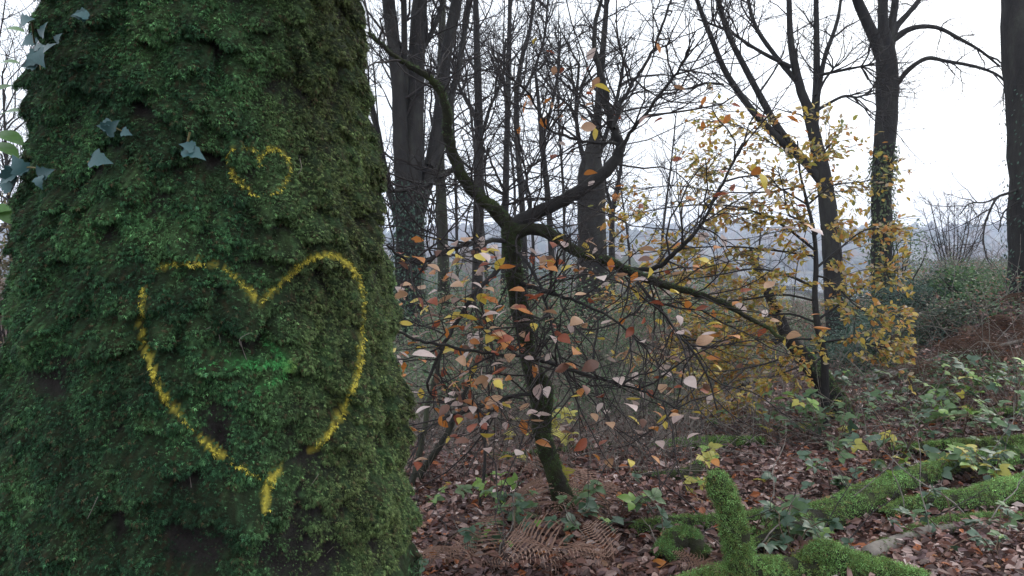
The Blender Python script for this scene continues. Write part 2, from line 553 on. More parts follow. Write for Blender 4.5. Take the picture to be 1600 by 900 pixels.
def moss_colour(P, gen, warm=0.0, bright=1.0):
    n1 = fbm(P, 7, 3, 301)[:, None]
    n2 = fbm(P, 22, 2, 311)[:, None]
    deep, mid, lime, olive = (np.array(c) for c in ((0.014, 0.040, 0.019), (0.030, 0.084, 0.037), (0.080, 0.185, 0.068), (0.110, 0.125, 0.042)))
    t = np.clip(0.5 + 0.9 * n1 + 0.35 * n2 + 0.22 * gen.normal(size=(len(P), 1)), 0, 1)
    c = np.where(t < 0.5, deep + (mid - deep) * t * 2, mid + (lime - mid) * (t - 0.5) * 2)
    ol = np.clip(warm + 0.25 * np.clip(n2[:, 0] + 0.15 * gen.normal(size=len(P)), 0, 1), 0, 1)[:, None]
    c = c * (1 - ol) + olive * ol
    dead = (gen.random(len(P)) < 0.05)[:, None]
    c = c * np.exp(gen.normal(size=(len(P), 1)) * 0.45)
    return np.where(dead, np.array([[0.10, 0.075, 0.04]]), c) * bright

YEL, GRN = np.array([0.78, 0.66, 0.10]), np.array([0.10, 0.42, 0.12])
gpf = GP.reshape(-1, 3)
front = gpf[:, 1] < TREE[1] + 0.1
bark_n = fbm(gpf, 26, 4, 88)[:, None]
bark_c = np.array([[0.026, 0.022, 0.022]]) * (1 + 0.8 * bark_n)
tt_c = moss_colour(gpf, rng) * 0.3 + np.array([[0.014, 0.012, 0.007]])
mix = np.clip(sstep(0.008, 0.03, hgt_map.reshape(-1)) + 0.3 * bark_n[:, 0], 0, 1)[:, None]  # low spots go to dark bark, with crevice shade put into the colour
tt_c = bark_c * (1 - mix) + tt_c * mix
ya = np.clip(np.maximum(paint_amount(gpf, HEART), paint_amount(gpf, SMALL) * 0.6) * 1.2 - 0.4, 0, 0.6)[:, None]
ga = np.clip(paint_amount(gpf, ARROW) * 0.6 - 0.25, 0, 0.35)[:, None]
tt_c = tt_c * (1 - ya) + YEL * ya
tt_c = tt_c * (1 - ga) + GRN * ga
mossy = thing('mossy_tree', 'huge moss covered tree trunk spray painted with yellow hearts and a green arrow', 'tree', TREE)
M_TRUNK = tint_mat('mossy_trunk_bark', 0.95, 0, 0.1, 0.6, 120)
bump(M_TRUNK.node_tree, M_TRUNK.node_tree.nodes['Principled BSDF'], noise_node(M_TRUNK.node_tree, 130, 6, 0.75), 1.0, 0.008)
part(mossy, 'trunk', mesh_np('mossy_trunk', gpf - TREE, tq, None, tt_c), M_TRUNK)

# feather-moss fronds: an axis with pairs of side blades
def frond_template(pairs):
    V, T = [], []
    for k in range(pairs):
        y = 0.08 + 0.72 * k / pairs
        L = 0.52 * (1 - 0.55 * k / pairs)
        for sx in (-1, 1):
            n = len(V)
            zc = 0.10 * math.sin(y * 3)
            V += [(0, y - 0.02, zc), (0, y + 0.17, zc), (sx * L, y + 0.34, zc - 0.10)]
            T.append((n, n + 1, n + 2) if sx > 0 else (n + 1, n, n + 2))
    n = len(V)
    V += [(-0.09, 0.72, 0.08), (0.09, 0.72, 0.08), (0, 1.12, -0.06)]
    T.append((n, n + 1, n + 2))
    return np.array(V), np.array(T)
F3V, F3T = frond_template(2)
F1V, F1T = frond_template(1)

def sample_trunk(n, zlo, zhi, front_only):
    c = math.atan2(-TREE[1], -TREE[0])
    t = c + rng.uniform(-1, 1, n) * (R(92) if front_only else math.pi)
    z = rng.uniform(zlo, zhi, n)
    fi = np.mod(t / (2 * math.pi) * NT, NT)
    fj = np.interp(z, zz, np.arange(NZ))
    i0, j0 = fi.astype(int) % NT, np.minimum(fj.astype(int), NZ - 2)
    a, b = (fi - np.floor(fi))[:, None], (fj - j0)[:, None]
    i1 = (i0 + 1) % NT
    def g(A):
        A = A if A.ndim == 3 else A[..., None]
        return (A[j0, i0] * (1 - a) + A[j0, i1] * a) * (1 - b) + (A[j0 + 1, i0] * (1 - a) + A[j0 + 1, i1] * a) * b
    return g(GP), unit(g(GN)), g(hgt_map)[:, 0], g(BM)[:, 0]

def frond_cloud(n, zlo, zhi, front_only, size, tmpl):
    P, N, h, bm = sample_trunk(n, zlo, zhi, front_only)
    keep = rng.random(n) < (0.10 + 0.90 * sstep(0.008, 0.026, h)) * (1 - 0.2 * bm) + 0.2 * bm
    P, N, h = P[keep], N[keep], h[keep]
    m = len(P)
    D = N * rng.uniform(0.35, 0.9, (m, 1)) + np.array([0, 0, -1.0]) * rng.uniform(0.4, 1.1, (m, 1)) + rng.normal(size=(m, 3)) * 0.32
    Nr = N + np.array([0, 0, 0.65]) + rng.normal(size=(m, 3)) * 0.35
    sz = size * rng.uniform(0.6, 1.35, m) * (0.55 + 0.45 * sstep(0.004, 0.022, h))
    return P - N * 0.002, D, Nr, sz

P, D, Nr, sz = frond_cloud(235000, 0.79, 2.27, True, 0.0095, F3V)
ang = (P - TREE)[:, :2]
rightness = sstep(0.62, 1.0, unit(ang)[:, 0] * 0.97 + unit(ang)[:, 1] * -0.24)  # right edge olive: drier moss, plus side light put into the colour
fc = moss_colour(P, rng, warm=rightness * 0.6)
hy, sy, ar = paint_amount(P, HEART), paint_amount(P, SMALL), paint_amount(P, ARROW)
rnd = rng.random(len(P)) * (1.0 + 0.7 * np.clip(fbm(P, 55, 2, 91) + 0.2, 0, 1)) + 0.12 * np.clip(fbm(P, 28, 2, 95), 0, 1)
cls = np.zeros(len(P), int)
cls[rnd < 0.95 * sstep(0.10, 0.75, ar)] = 3
cls[rnd < 0.92 * sstep(0.15, 0.85, hy)] = 1
cls[rnd < 0.72 * sstep(0.2, 0.95, sy)] = 2
speck = 0.55 + 0.6 * rng.random((len(P), 1))
fc = np.where((cls == 1)[:, None] | (cls == 2)[:, None], YEL * speck, fc)
tipy = sstep(436, 462, to_px(P)[0])[:, None] * 0.55
fc = np.where((cls == 3)[:, None], (GRN * (1 - tipy) + np.array([0.42, 0.5, 0.12]) * tipy) * speck, fc)
for c, nm, lb, kd in ((0, 'moss', 'feathery dark green moss in drooping cushions', 'stuff'), (1, 'painted_heart', 'large yellow spray painted heart outline', 'stuff'),
                  (2, 'painted_heart', 'small yellow spray painted heart outline', 'stuff'), (3, 'painted_arrow', 'bright green spray painted arrow', 'stuff')):
    s = cls == c
    V, T = blades(F3V, F3T, P[s], D[s], Nr[s], sz[s])
    part(mossy, nm, mesh_np(nm, V - TREE, None, T, np.repeat(fc[s], len(F3V), 0), False), M_MOSS, lb, kd)
# the back and the top of the trunk, coarser
acc = Acc()
for n, lo, hi, fr, s in ((9000, 2.3, 4.5, True, 0.034), (16000, 0.0, 3.5, False, 0.03), (7000, 0.0, 0.75, True, 0.024)):
    P, D, Nr, sz = frond_cloud(n, lo, hi, fr, s, F1V)
    if not fr:
        k = (P[:, 1] > TREE[1] + 0.12)
        P, D, Nr, sz = P[k], D[k], Nr[k], sz[k]
    V, T = blades(F1V, F1T, P, D, Nr, sz)
    acc.add(V, None, T, np.repeat(moss_colour(P, rng, 0.1), len(F1V), 0))
part(mossy, 'moss', acc.mesh('coarse_moss', False, TREE), M_MOSS, None, 'stuff')

# a few dry stalks caught in the moss
acc = Acc()
for (px, py) in ((335, 510), (345, 520), (378, 535), (392, 520), (500, 740), (300, 745), (365, 548), (520, 850), (160, 770), (470, 250)):
    th_ = math.atan2(0, 1)
    d = ray(px, py)
    # closest trunk vertex along this ray
    u, v = to_px(gpf[front])
    i = np.argmin((u - px) ** 2 + (v - py) ** 2 + (gpf[front][:, 1] - 1.0) * 3)
    p = gpf[front][i] + np.array([0, -0.012, 0])
    q = p + np.array([rng.uniform(-.02, .02), -0.01, rng.uniform(-.045, -.02)])
    mid = (p + q) / 2 + rng.normal(size=3) * 0.006
    V, Q, T = tubes(spline([p, mid, q], 6)[None], np.full((1, 6), 0.0007), 3)
    acc.add(V, Q, T)
part(mossy, 'dry_stalk', acc.mesh('dry_stalk', True, TREE), M_GREYTWIG, None, 'stuff')

# ------------------------------------------------------------------ ivy on the trunk
def fan_leaf(name, outline, fold=0.16, curl=0.18, mat=None):
    """leaf from a half outline [(x,y)...] base to tip; midrib fold and lengthwise curl"""
    mid = [(0, y) for _, y in outline]
    V = []
    for (x, y) in outline:
        zc = -curl * (y - 0.35) ** 2
        V += [(0, y if x > 0 else y, zc), (x, y, zc + fold * x), (-x, y, zc + fold * x)]
    n = len(outline)
    T = []
    for k in range(n - 1):
        a, b = 3 * k, 3 * (k + 1)
        T += [(a, a + 1, b + 1), (a, b + 1, b), (a, b, b + 2), (a, b + 2, a + 2)]
    me = mesh_np(name, np.array(V), None, np.array(T))
    if mat: me.materials.append(mat)
    return me

def leaf_matrix(P, D, N, size, base):
    D = unit(D)
    S = unit(np.cross(D, N))
    N2 = np.cross(S, D)
    m = Matrix([[S[0], D[0], N2[0], P[0] - base[0]], [S[1], D[1], N2[1], P[1] - base[1]], [S[2], D[2], N2[2], P[2] - base[2]], [0, 0, 0, 1]])
    return m @ Matrix.Scale(float(size), 4)

def leaf_obj(parent, name, me, P, D, N, size, base):
    o = bpy.data.objects.new(name, me)
    COL.objects.link(o)
    o.parent = parent
    o.matrix_local = leaf_matrix(P, D, N, size, base)
    return o

IVY = [(0.001, 0.0), (0.20, -0.10), (0.40, 0.02), (0.55, 0.22), (0.33, 0.36), (0.36, 0.52), (0.20, 0.66), (0.10, 0.86), (0.001, 1.05)]
M_IVY = leaf_mat('ivy_leaf', (0.014, 0.052, 0.052), (0.036, 0.105, 0.11), 0.4, 0.12, 0.5, 18)
M_IVYSTEM = noise_mat('ivy_stem', [(0.3, (0.10, 0.09, 0.04)), (0.7, (0.2, 0.17, 0.08))], 30, 0.7, 0.2, 0.003)
ivy_me = [fan_leaf('ivy_leaf', IVY, f, c, M_IVY) for f, c in ((0.22, 0.3), (0.1, 0.5), (0.35, 0.2))]

def surf(px, py, out=0.03):
    u, v = to_px(gpf[front])
    d = np.hypot(u - px, v - py)
    near = d < max(12, d.min() + 3)
    i = np.where(near)[0][np.argmin(gpf[front][near][:, 1])]
    n = unit(np.array([*(gpf[front][i] - TREE)[:2], 0.0]))
    m = unit(n + 0.9 * unit(np.array([-TREE[0], -TREE[1], 0.0])))      # sprigs turn to the open side
    return gpf[front][i] + m * out, m

def ivy_sprig(label, leaves, stem):
    pts = [surf(x, y, 0.02)[0] for x, y in stem]
    base = pts[0]
    t = thing('ivy_sprig', label, 'ivy', base, 'ivy sprigs on the mossy trunk')
    sp = spline(pts, 10) - base
    V, Q, T = tubes(sp[None], np.linspace(0.0022, 0.0012, 10)[None], 5)
    part(t, 'stem', mesh_np('ivy_stem', V, Q, T), M_IVYSTEM)
    for k, (x, y, s, a) in enumerate(leaves):
        p, n = surf(x, y, 0.034)
        right = unit(np.cross(n, [0, 0, 1.0])) * -1
        d = math.cos(R(a)) * right + math.sin(R(a)) * np.array([0, 0, 1.0]) + 0.25 * n
        nn = n + np.array([0, 0, 0.35]) + rng.normal(size=3) * 0.25
        leaf_obj(t, 'leaf', ivy_me[k % 3], p - unit(d) * s * 0.5 * 0.00112, d, nn, s * 0.00112, base)
ivy_sprig('trailing ivy sprig with most leaves, near the top edge of the mossy trunk',
          [(66, 48, 30, 10), (54, 74, 34, 200), (72, 78, 36, 20), (90, 72, 36, 35), (62, 98, 36, 215), (90, 98, 34, -60), (78, 60, 28, 60), (102, 58, 18, 50), (58, 114, 28, 190)], [(50, 40), (58, 70), (64, 90), (70, 104)])
ivy_sprig('two small ivy leaves one above the other beside the trailing sprig', [(130, 27, 22, 170), (130, 42, 24, 185)], [(128, 14), (134, 30), (136, 42)])
ivy_sprig('ivy sprig with pale blue leaves and thin stalks where the trunk meets the sky',
          [(40, 254, 36, 120), (12, 274, 34, 190), (36, 290, 38, 215), (86, 264, 34, 20), (84, 278, 24, -70), (22, 286, 26, 160)], [(22, 268), (50, 262), (64, 268), (82, 270)])
ivy_sprig('small ivy sprig of four leaves level with the shoulder of the small heart', [(193, 202, 30, 40), (175, 208, 18, 200), (165, 204, 16, 170), (206, 208, 18, -20)], [(160, 200), (178, 203), (190, 206), (204, 208)])
ivy_sprig('single broad ivy leaf alone on the moss', [(160, 252, 36, -10)], [(146, 244), (156, 250), (166, 252)])
ivy_sprig('pair of ivy leaves just beside the small yellow heart', [(305, 230, 22, 165), (315, 244, 36, -25)], [(298, 218), (303, 230), (310, 240)])

# ------------------------------------------------------------------ trees: limbs from photo pixels, crowns grown from them
def px_path(pts, Y, n=None, dy=0.0, gen=rng, jit=0.0):
    pts = np.asarray(pts, float)
    k = n or max(8, 4 * len(pts))
    Ys = Y + (pts[:, 2] if pts.shape[1] > 2 else np.linspace(0, dy, len(pts)))
    W = spline(at(pts[:, 0], pts[:, 1], Ys), k)
    if jit:
        W = W + gen.normal(size=W.shape) * jit
    return W

def bare_tree(name, label, cat, Y, trunk, tw, limbs=(), seed=0, mat=None, group=None, twigs=(7, 5, 4), tl=(1.6, 0.8, 0.4), trad=(0.022, 0.009, 0.0045), up=0.06, sides=12, lump=0.10, wig=0.2, dig=True, span=(0.35, 1.0), ang=48):
    """trunk: pixel line from the foot up; tw: widths in pixels; limbs: (pixel line, w0, w1, depth drift)"""
    g = np.random.default_rng(seed)
    tp = px_path(trunk, Y)
    foot = tp[0].copy()
    gz = float(terrain(foot[0], foot[1]))
    if dig:
        first = np.array([foot[0], foot[1], gz - 0.15])
        if foot[2] > gz + 0.02:
            tp = np.vstack([first, tp])
        else:
            tp[0] = first
    base = np.array([tp[0][0], tp[0][1], gz])
    root = thing(name, label, cat, base, group)
    sc = Y / FPX
    tr = np.interp(np.linspace(0, 1, len(tp)), np.linspace(0, 1, len(tw)), tw) * sc / 2
    tr[0] *= 1.25
    V, Q, T = lumpy_tube(tp, tr, sides, lump, 4.5, seed)
    part(root, 'trunk', mesh_np(name + '_trunk', V - base, Q, T), mat or M_BARK)
    lines = [(tp, tr, 0)]
    for (pts, w0, w1, dyy) in limbs:
        lp = px_path(pts, Y, None, dyy)
        lr = np.linspace(w0, w1, len(lp)) * sc / 2
        V, Q, T = lumpy_tube(lp, lr, 8, 0.08, 6, seed + 3)
        part(root, 'limb', mesh_np(name + '_limb', V - base, Q, T), mat or M_BARK)
        lines.append((lp, lr, 1))
    acc = Acc()
    N = 12
    ps, rs = [], []
    for lp, lr, is_limb in lines:
        q = np.linspace(0, len(lp) - 1, N)
        i = np.minimum(q.astype(int), len(lp) - 2)
        f = (q - i)[:, None]
        ps.append(lp[i] * (1 - f) + lp[i + 1] * f)
        rs.append(lr[i] * (1 - f[:, 0]) + lr[i + 1] * f[:, 0])
    ps, rs = np.array(ps), np.array(rs)
    leaf_lines = []
    lo = span
    for lev, (k, L, r) in enumerate(zip(twigs, tl, trad)):
        ps2, rs2 = grow(ps, rs, k, lo[0], lo[1], ang, 14, L, L * 0.35, r, up, wig, 7 if lev == 0 else 5, 0, g)
        V, Q, T = tubes(ps2, rs2, 5 if lev == 0 else 3)
        acc.add(V, Q, T)
        ps, rs = ps2, rs2
        lo = (0.2, 1.0)
    part(root, 'crown', acc.mesh(name + '_crown', True, base), M_TWIG, None, 'stuff')
    return root, base, ps

G_BARE = 'bare trees standing against the white sky'
bare_tree('coppiced_tree', 'dark coppiced tree with several ivy clad stems rising close behind the mossy trunk', 'tree', 10,
          [(645, 578), (640, 480), (637, 380), (646, 230), (651, 90), (656, -10), (660, -90)], [50, 42, 38, 30, 26, 22, 16],
          [([(636, 470), (630, 330), (626, 240), (622, 133), (607, 0), (600, -80)], 26, 18, -.3), ([(645, 400), (654, 330), (676, 245), (688, 175), (696, 90), (714, 0), (722, -70)], 26, 16, .5),
           ([(672, 260), (692, 225), (706, 152), (720, 85), (736, -10)], 13, 8, .6), ([(640, 420), (622, 345), (604, 280), (590, 205), (570, 120)], 14, 8, .2), ([(634, 200), (632, 66), (630, -40)], 11, 8, -.5),
           ([(650, 90), (670, 60), (690, 10), (700, -50)], 10, 6, .2)],
          seed=1, twigs=(9, 5, 4), tl=(1.3, 0.7, 0.35), trad=(0.018, 0.007, 0.0035), span=(0.25, 1))
bare_tree('straight_tree', 'straight dark trunk between the coppiced stems and the crooked beech', 'tree', 13, [(745, 536), (746, 440), (748, 300), (748, 180), (745, 70), (742, -60)], [20, 17, 16, 13, 10, 7],
          [([(748, 230), (765, 170), (785, 120), (790, 60)], 6, 3, .5), ([(747, 190), (720, 140), (705, 90)], 6, 3, .3)], seed=2, group=G_BARE, twigs=(14, 6, 4), tl=(1.3, .7, .35))
bare_tree('grey_tree', 'greenish trunk half hidden behind the twigs beside the coppiced tree', 'tree', 14, [(695, 528), (693, 440), (690, 330), (686, 200), (690, 60), (695, -60)], [22, 19, 18, 14, 11, 8],
          [], seed=3, mat=M_BARKG, group=G_BARE, twigs=(14, 6, 4), tl=(1.2, .7, .35))
bare_tree('slender_tree', 'slender pole of a tree rising straight above the fork of the crooked beech', 'tree', 16, [(786, 510), (788, 400), (790, 310), (793, 178), (796, 44), (798, -60)], [11, 10, 10, 9, 7, 5],
          [], seed=4, group=G_BARE, twigs=(16, 6, 4), tl=(1.3, .7, .35), sides=8)
bare_tree('slender_tree', 'slender wavy tree curving beside the straight pole above the beech fork', 'tree', 17, [(822, 505), (820, 400), (815, 311), (809, 231), (807, 151), (816, 89), (829, 40), (838, -50)], [11, 10, 9, 9, 8, 7, 6, 4],
          [([(808, 160), (830, 120), (850, 60), (856, 0)], 5, 3, .4)], seed=5, group=G_BARE, twigs=(14, 6, 4), tl=(1.3, .7, .35), sides=8)
bare_tree('slender_tree', 'thin forked tree showing in the gap between both beech limbs', 'tree', 18, [(864, 500), (862, 400), (856, 311), (847, 222), (842, 165), (836, 110)], [11, 10, 9, 8, 6, 4],
          [([(847, 222), (862, 165), (872, 110), (876, 60)], 6, 3, .4)], seed=6, group=G_BARE, twigs=(14, 6, 4), tl=(1.2, .6, .3), sides=8)
bare_tree('stout_tree', 'stout dark trunk behind the rising beech limb', 'tree', 12, [(925, 548), (925, 480), (926, 373), (923, 285), (924, 248), (932, 200), (938, 120), (946, 30), (950, -50)], [58, 52, 46, 42, 32, 13, 11, 8, 6],
          [([(918, 262), (906, 225), (900, 170), (905, 100)], 9, 4, .4), ([(930, 255), (945, 215), (965, 150), (975, 90)], 9, 4, .3)], seed=7, twigs=(12, 6, 4), tl=(1.1, .6, .3), span=(0.5, 1))
bare_tree('slender_tree', 'small forked tree standing just behind the stout dark trunk', 'tree', 20, [(956, 470), (956, 370), (957, 328), (968, 275), (975, 220)], [11, 10, 9, 6, 4],
          [([(957, 330), (946, 290), (944, 250)], 6, 3, .3)], seed=8, group=G_BARE, twigs=(14, 5, 3), tl=(1.1, .6, .3), sides=8)
bare_tree('spreading_tree', 'bare tree with many long limbs fanning out behind the yellow sapling', 'tree', 12,
          [(1312, 548), (1304, 440), (1298, 369), (1289, 289), (1275, 222), (1262, 169), (1249, 133), (1236, 67), (1233, 0), (1230, -70)], [38, 32, 28, 24, 20, 16, 13, 10, 8, 5],
          [([(1270, 213), (1275, 155), (1276, 89), (1275, 0), (1272, -60)], 15, 6, .4), ([(1277, 150), (1289, 89), (1309, 30), (1318, -40)], 9, 4, .5),
           ([(1283, 284), (1244, 235), (1213, 195), (1169, 115), (1138, 53), (1120, -10), (1110, -60)], 14, 6, -.4), ([(1262, 258), (1191, 191), (1138, 120), (1111, 58), (1089, 0), (1070, -50)], 13, 5, -.8),
           ([(1248, 131), (1213, 89), (1182, 44), (1169, 0), (1160, -50)], 9, 4, .3), ([(1236, 105), (1187, 80), (1138, 49), (1090, 30)], 7, 3, .1),
           ([(1272, 175), (1316, 151), (1340, 152), (1364, 142)], 5, 2.5, -.3), ([(1277, 118), (1330, 107), (1366, 100)], 5, 2.5, -.3), ([(1268, 175), (1286, 130), (1300, 110), (1302, 104)], 4, 2.5, -.2),
           ([(1130, 132), (1104, 130), (1080, 138), (1050, 140)], 4, 2, -.8)],
          seed=9, twigs=(9, 5, 4), tl=(1.1, .55, .3), trad=(0.016, .007, .0035), span=(0.3, 1))
tall, tall_b, _ = bare_tree('forked_tree', 'tall dark trunk forking near the top with ivy below and long arching boughs', 'tree', 13,
          [(1378, 480), (1378, 382), (1378, 289), (1384, 200), (1387, 133), (1384, 80), (1380, 40), (1379, -10), (1380, -70)], [32, 30, 30, 31, 32, 30, 16, 14, 10],
          [([(1380, 95), (1364, 55), (1347, 18), (1336, -10), (1322, -60)], 20, 12, -.2), ([(1388, 90), (1393, 44), (1399, 0), (1404, -60)], 15, 9, .2), ([(1392, 80), (1400, 44), (1420, 20), (1438, -4), (1455, -50)], 11, 6, .3),
           ([(1394, 145), (1404, 128), (1422, 107), (1449, 91), (1480, 96), (1524, 104), (1560, 118), (1580, 140)], 9, 3, -.5), ([(1392, 66), (1412, 50), (1436, 42), (1467, 44), (1502, 62), (1533, 80), (1562, 104)], 10, 3, -.3)],
          seed=10, twigs=(7, 5, 4), tl=(0.8, .45, .25), trad=(0.012, .006, .003), span=(0.42, 1), up=-0.02)
edge_t, edge_b, _ = bare_tree('edge_tree', 'thick dark trunk on the bank cut off by the picture edge', 'tree', 9,
          [(1620, 466), (1616, 400), (1614, 300), (1608, 150), (1603, 50), (1600, -70)], [78, 70, 66, 64, 66, 60],
          [([(1600, 292), (1575, 302), (1558, 309), (1546, 331), (1538, 356), (1536, 382)], 5, 2, -.6), ([(1562, 306), (1540, 316), (1515, 318), (1500, 335)], 3, 1.5, -.4), ([(1600, 310), (1570, 330), (1560, 362)], 3, 1.5, -.5)],
          seed=12, twigs=(5, 4, 3), tl=(0.5, .3, .18), trad=(0.008, .004, .0025), span=(0.5, 1), lump=0.07)

# the thin bare thicket behind everything
THK = [(600, 22), (660, 26), (715, 21), (765, 24), (800, 30), (835, 25), (880, 22), (905, 28), (985, 24), (1030, 30), (1075, 26), (20, 16), (-30, 12), (45, 24), (1180, 34), (575, 17), (1480, 45), (1240, 40)]
for k, (px, Yd) in enumerate(THK):
    g = np.random.default_rng(500 + k)
    top = g.uniform(-40, 120) if px < 950 else g.uniform(120, 230)
    if px > 1100: top = g.uniform(300, 330)
    lean = g.normal() * 25
    gy0 = 400 + (CAM_Z - float(terrain((px - 800) / FPX * Yd, Yd))) / Yd * FPX
    pts = [(px, gy0), (px + lean * .2 + g.normal() * 4, gy0 * .66 + top * .34), (px + lean * .6 + g.normal() * 6, gy0 * .33 + top * .67), (px + lean, top)]
    w = g.uniform(4.5, 9) * 18 / Yd
    lb_ = 'thin bare tree in the hazy thicket behind the larger trunks'
    if px < 100: lb_ = {20: 'bare tree whose boughs show past the ivy side of the mossy trunk', -30: 'nearest bare tree on the ivy side of the mossy trunk', 45: 'farthest bare tree on the ivy side of the mossy trunk'}[px]
    if px > 1100: lb_ = {1180: 'low bare tree on the slope behind the leaning trunk', 1480: 'small far tree on the slope behind the bare shrub', 1240: 'low far tree on the slope behind the spreading tree'}[px]
    bare_tree('thicket_tree', lb_, 'tree', Yd, pts, [w, w * .8, w * .55, w * .25], [], 600 + k,
              group='thin bare trees of the thicket', twigs=(14, 6, 4) if px < 1100 else (12, 5, 3), tl=(2.0, 1.0, .5) if px < 1100 else (.9, .5, .3), trad=(0.02, .009, .006), sides=7, span=(0.25, 1), ang=42)

# bare multi-stemmed shrub against the far hill
shrub_g = np.random.default_rng(77)
b0 = at(1490, 462, 16)
b0[2] = float(terrain(b0[0], b0[1]))
sh = thing('bare_shrub', 'bare shrub of thin upright stems against the far blue hill', 'shrub', b0)
st = []
for k in range(11):
    x1 = 1490 + (k - 5) * 10 + shrub_g.normal() * 4
    st.append(spline(np.vstack([b0 + shrub_g.normal(size=3) * [.1, .1, 0], at(1490 + (k - 5) * 5, 400, 16 + shrub_g.normal() * .3), at(x1, shrub_g.uniform(308, 350), 16 + shrub_g.normal() * .5)]), 10))
st = np.array(st)
sr = np.linspace(0.02, 0.005, 10)[None].repeat(11, 0)
for k in range(11):
    V, Q, T = tubes(st[k:k + 1], sr[k:k + 1], 5)
    part(sh, 'stem', mesh_np('shrub_stem', V - b0, Q, T), M_TWIG)
acc = Acc()
p1, r1 = grow(st, sr, 10, .3, 1, 35, 10, .5, .15, .006, .08, .2, 5, 0, shrub_g)
p2, r2 = grow(p1, r1, 5, .2, 1, 35, 10, .25, .08, .004, .05, .2, 4, 0, shrub_g)
for p, r in ((p1, r1), (p2, r2)):
    acc.add(*tubes(p, r, 3))
part(sh, 'crown', acc.mesh('shrub_crown', True, b0), M_TWIG, None, 'stuff')

# ------------------------------------------------------------------ leaves
BEECH = [(0.001, 0.0), (0.17, 0.12), (0.29, 0.32), (0.31, 0.5), (0.24, 0.72), (0.11, 0.9), (0.001, 1.03)]
LEAFC = {'orange': ((0.36, 0.12, 0.03), (0.58, 0.24, 0.06)), 'russet': ((0.20, 0.05, 0.025), (0.36, 0.10, 0.05)), 'yellow': ((0.55, 0.39, 0.05), (0.68, 0.54, 0.10)),
         'pale': ((0.46, 0.33, 0.30), (0.66, 0.54, 0.50)), 'tan': ((0.36, 0.20, 0.11), (0.50, 0.31, 0.19)), 'brown': ((0.12, 0.06, 0.04), (0.22, 0.11, 0.08))}
LEAFM = {k: leaf_mat(k + '_leaf', a, b, 0.4, 0.3, 0.5, 3) for k, (a, b) in LEAFC.items()}
LEAF = {k: [fan_leaf(k + '_leaf', [(x * w, y) for x, y in BEECH], f, c, LEAFM[k]) for f, c, w in ((0.25, 0.25, 1.0), (0.05, 0.6, 1.1), (0.5, -0.3, 0.9), (-0.2, 0.9, 1.0))] for k in LEAFC}
# small flat template for massed leaves
LTV = np.array([(0, 0, 0), (0.28, 0.4, 0.05), (0, 0.5, 0), (-0.28, 0.4, 0.05), (0.17, 0.78, 0.0), (-0.17, 0.78, 0.0), (0, 1.0, -0.08)])
LTT = np.array([(0, 1, 2), (0, 2, 3), (2, 1, 4), (2, 5, 3), (2, 4, 6), (2, 6, 5)])

# plainest two-faced leaf for far masses
STV = np.array([(0, 0, 0), (0.27, 0.45, 0.06), (0, 1.0, -0.05), (-0.27, 0.45, 0.06)])
STT = np.array([(0, 1, 2), (0, 2, 3)])

def pick(pal, weights, n, gen=rng):
    return np.array(pal)[gen.choice(len(pal), n, p=np.array(weights) / sum(weights))]

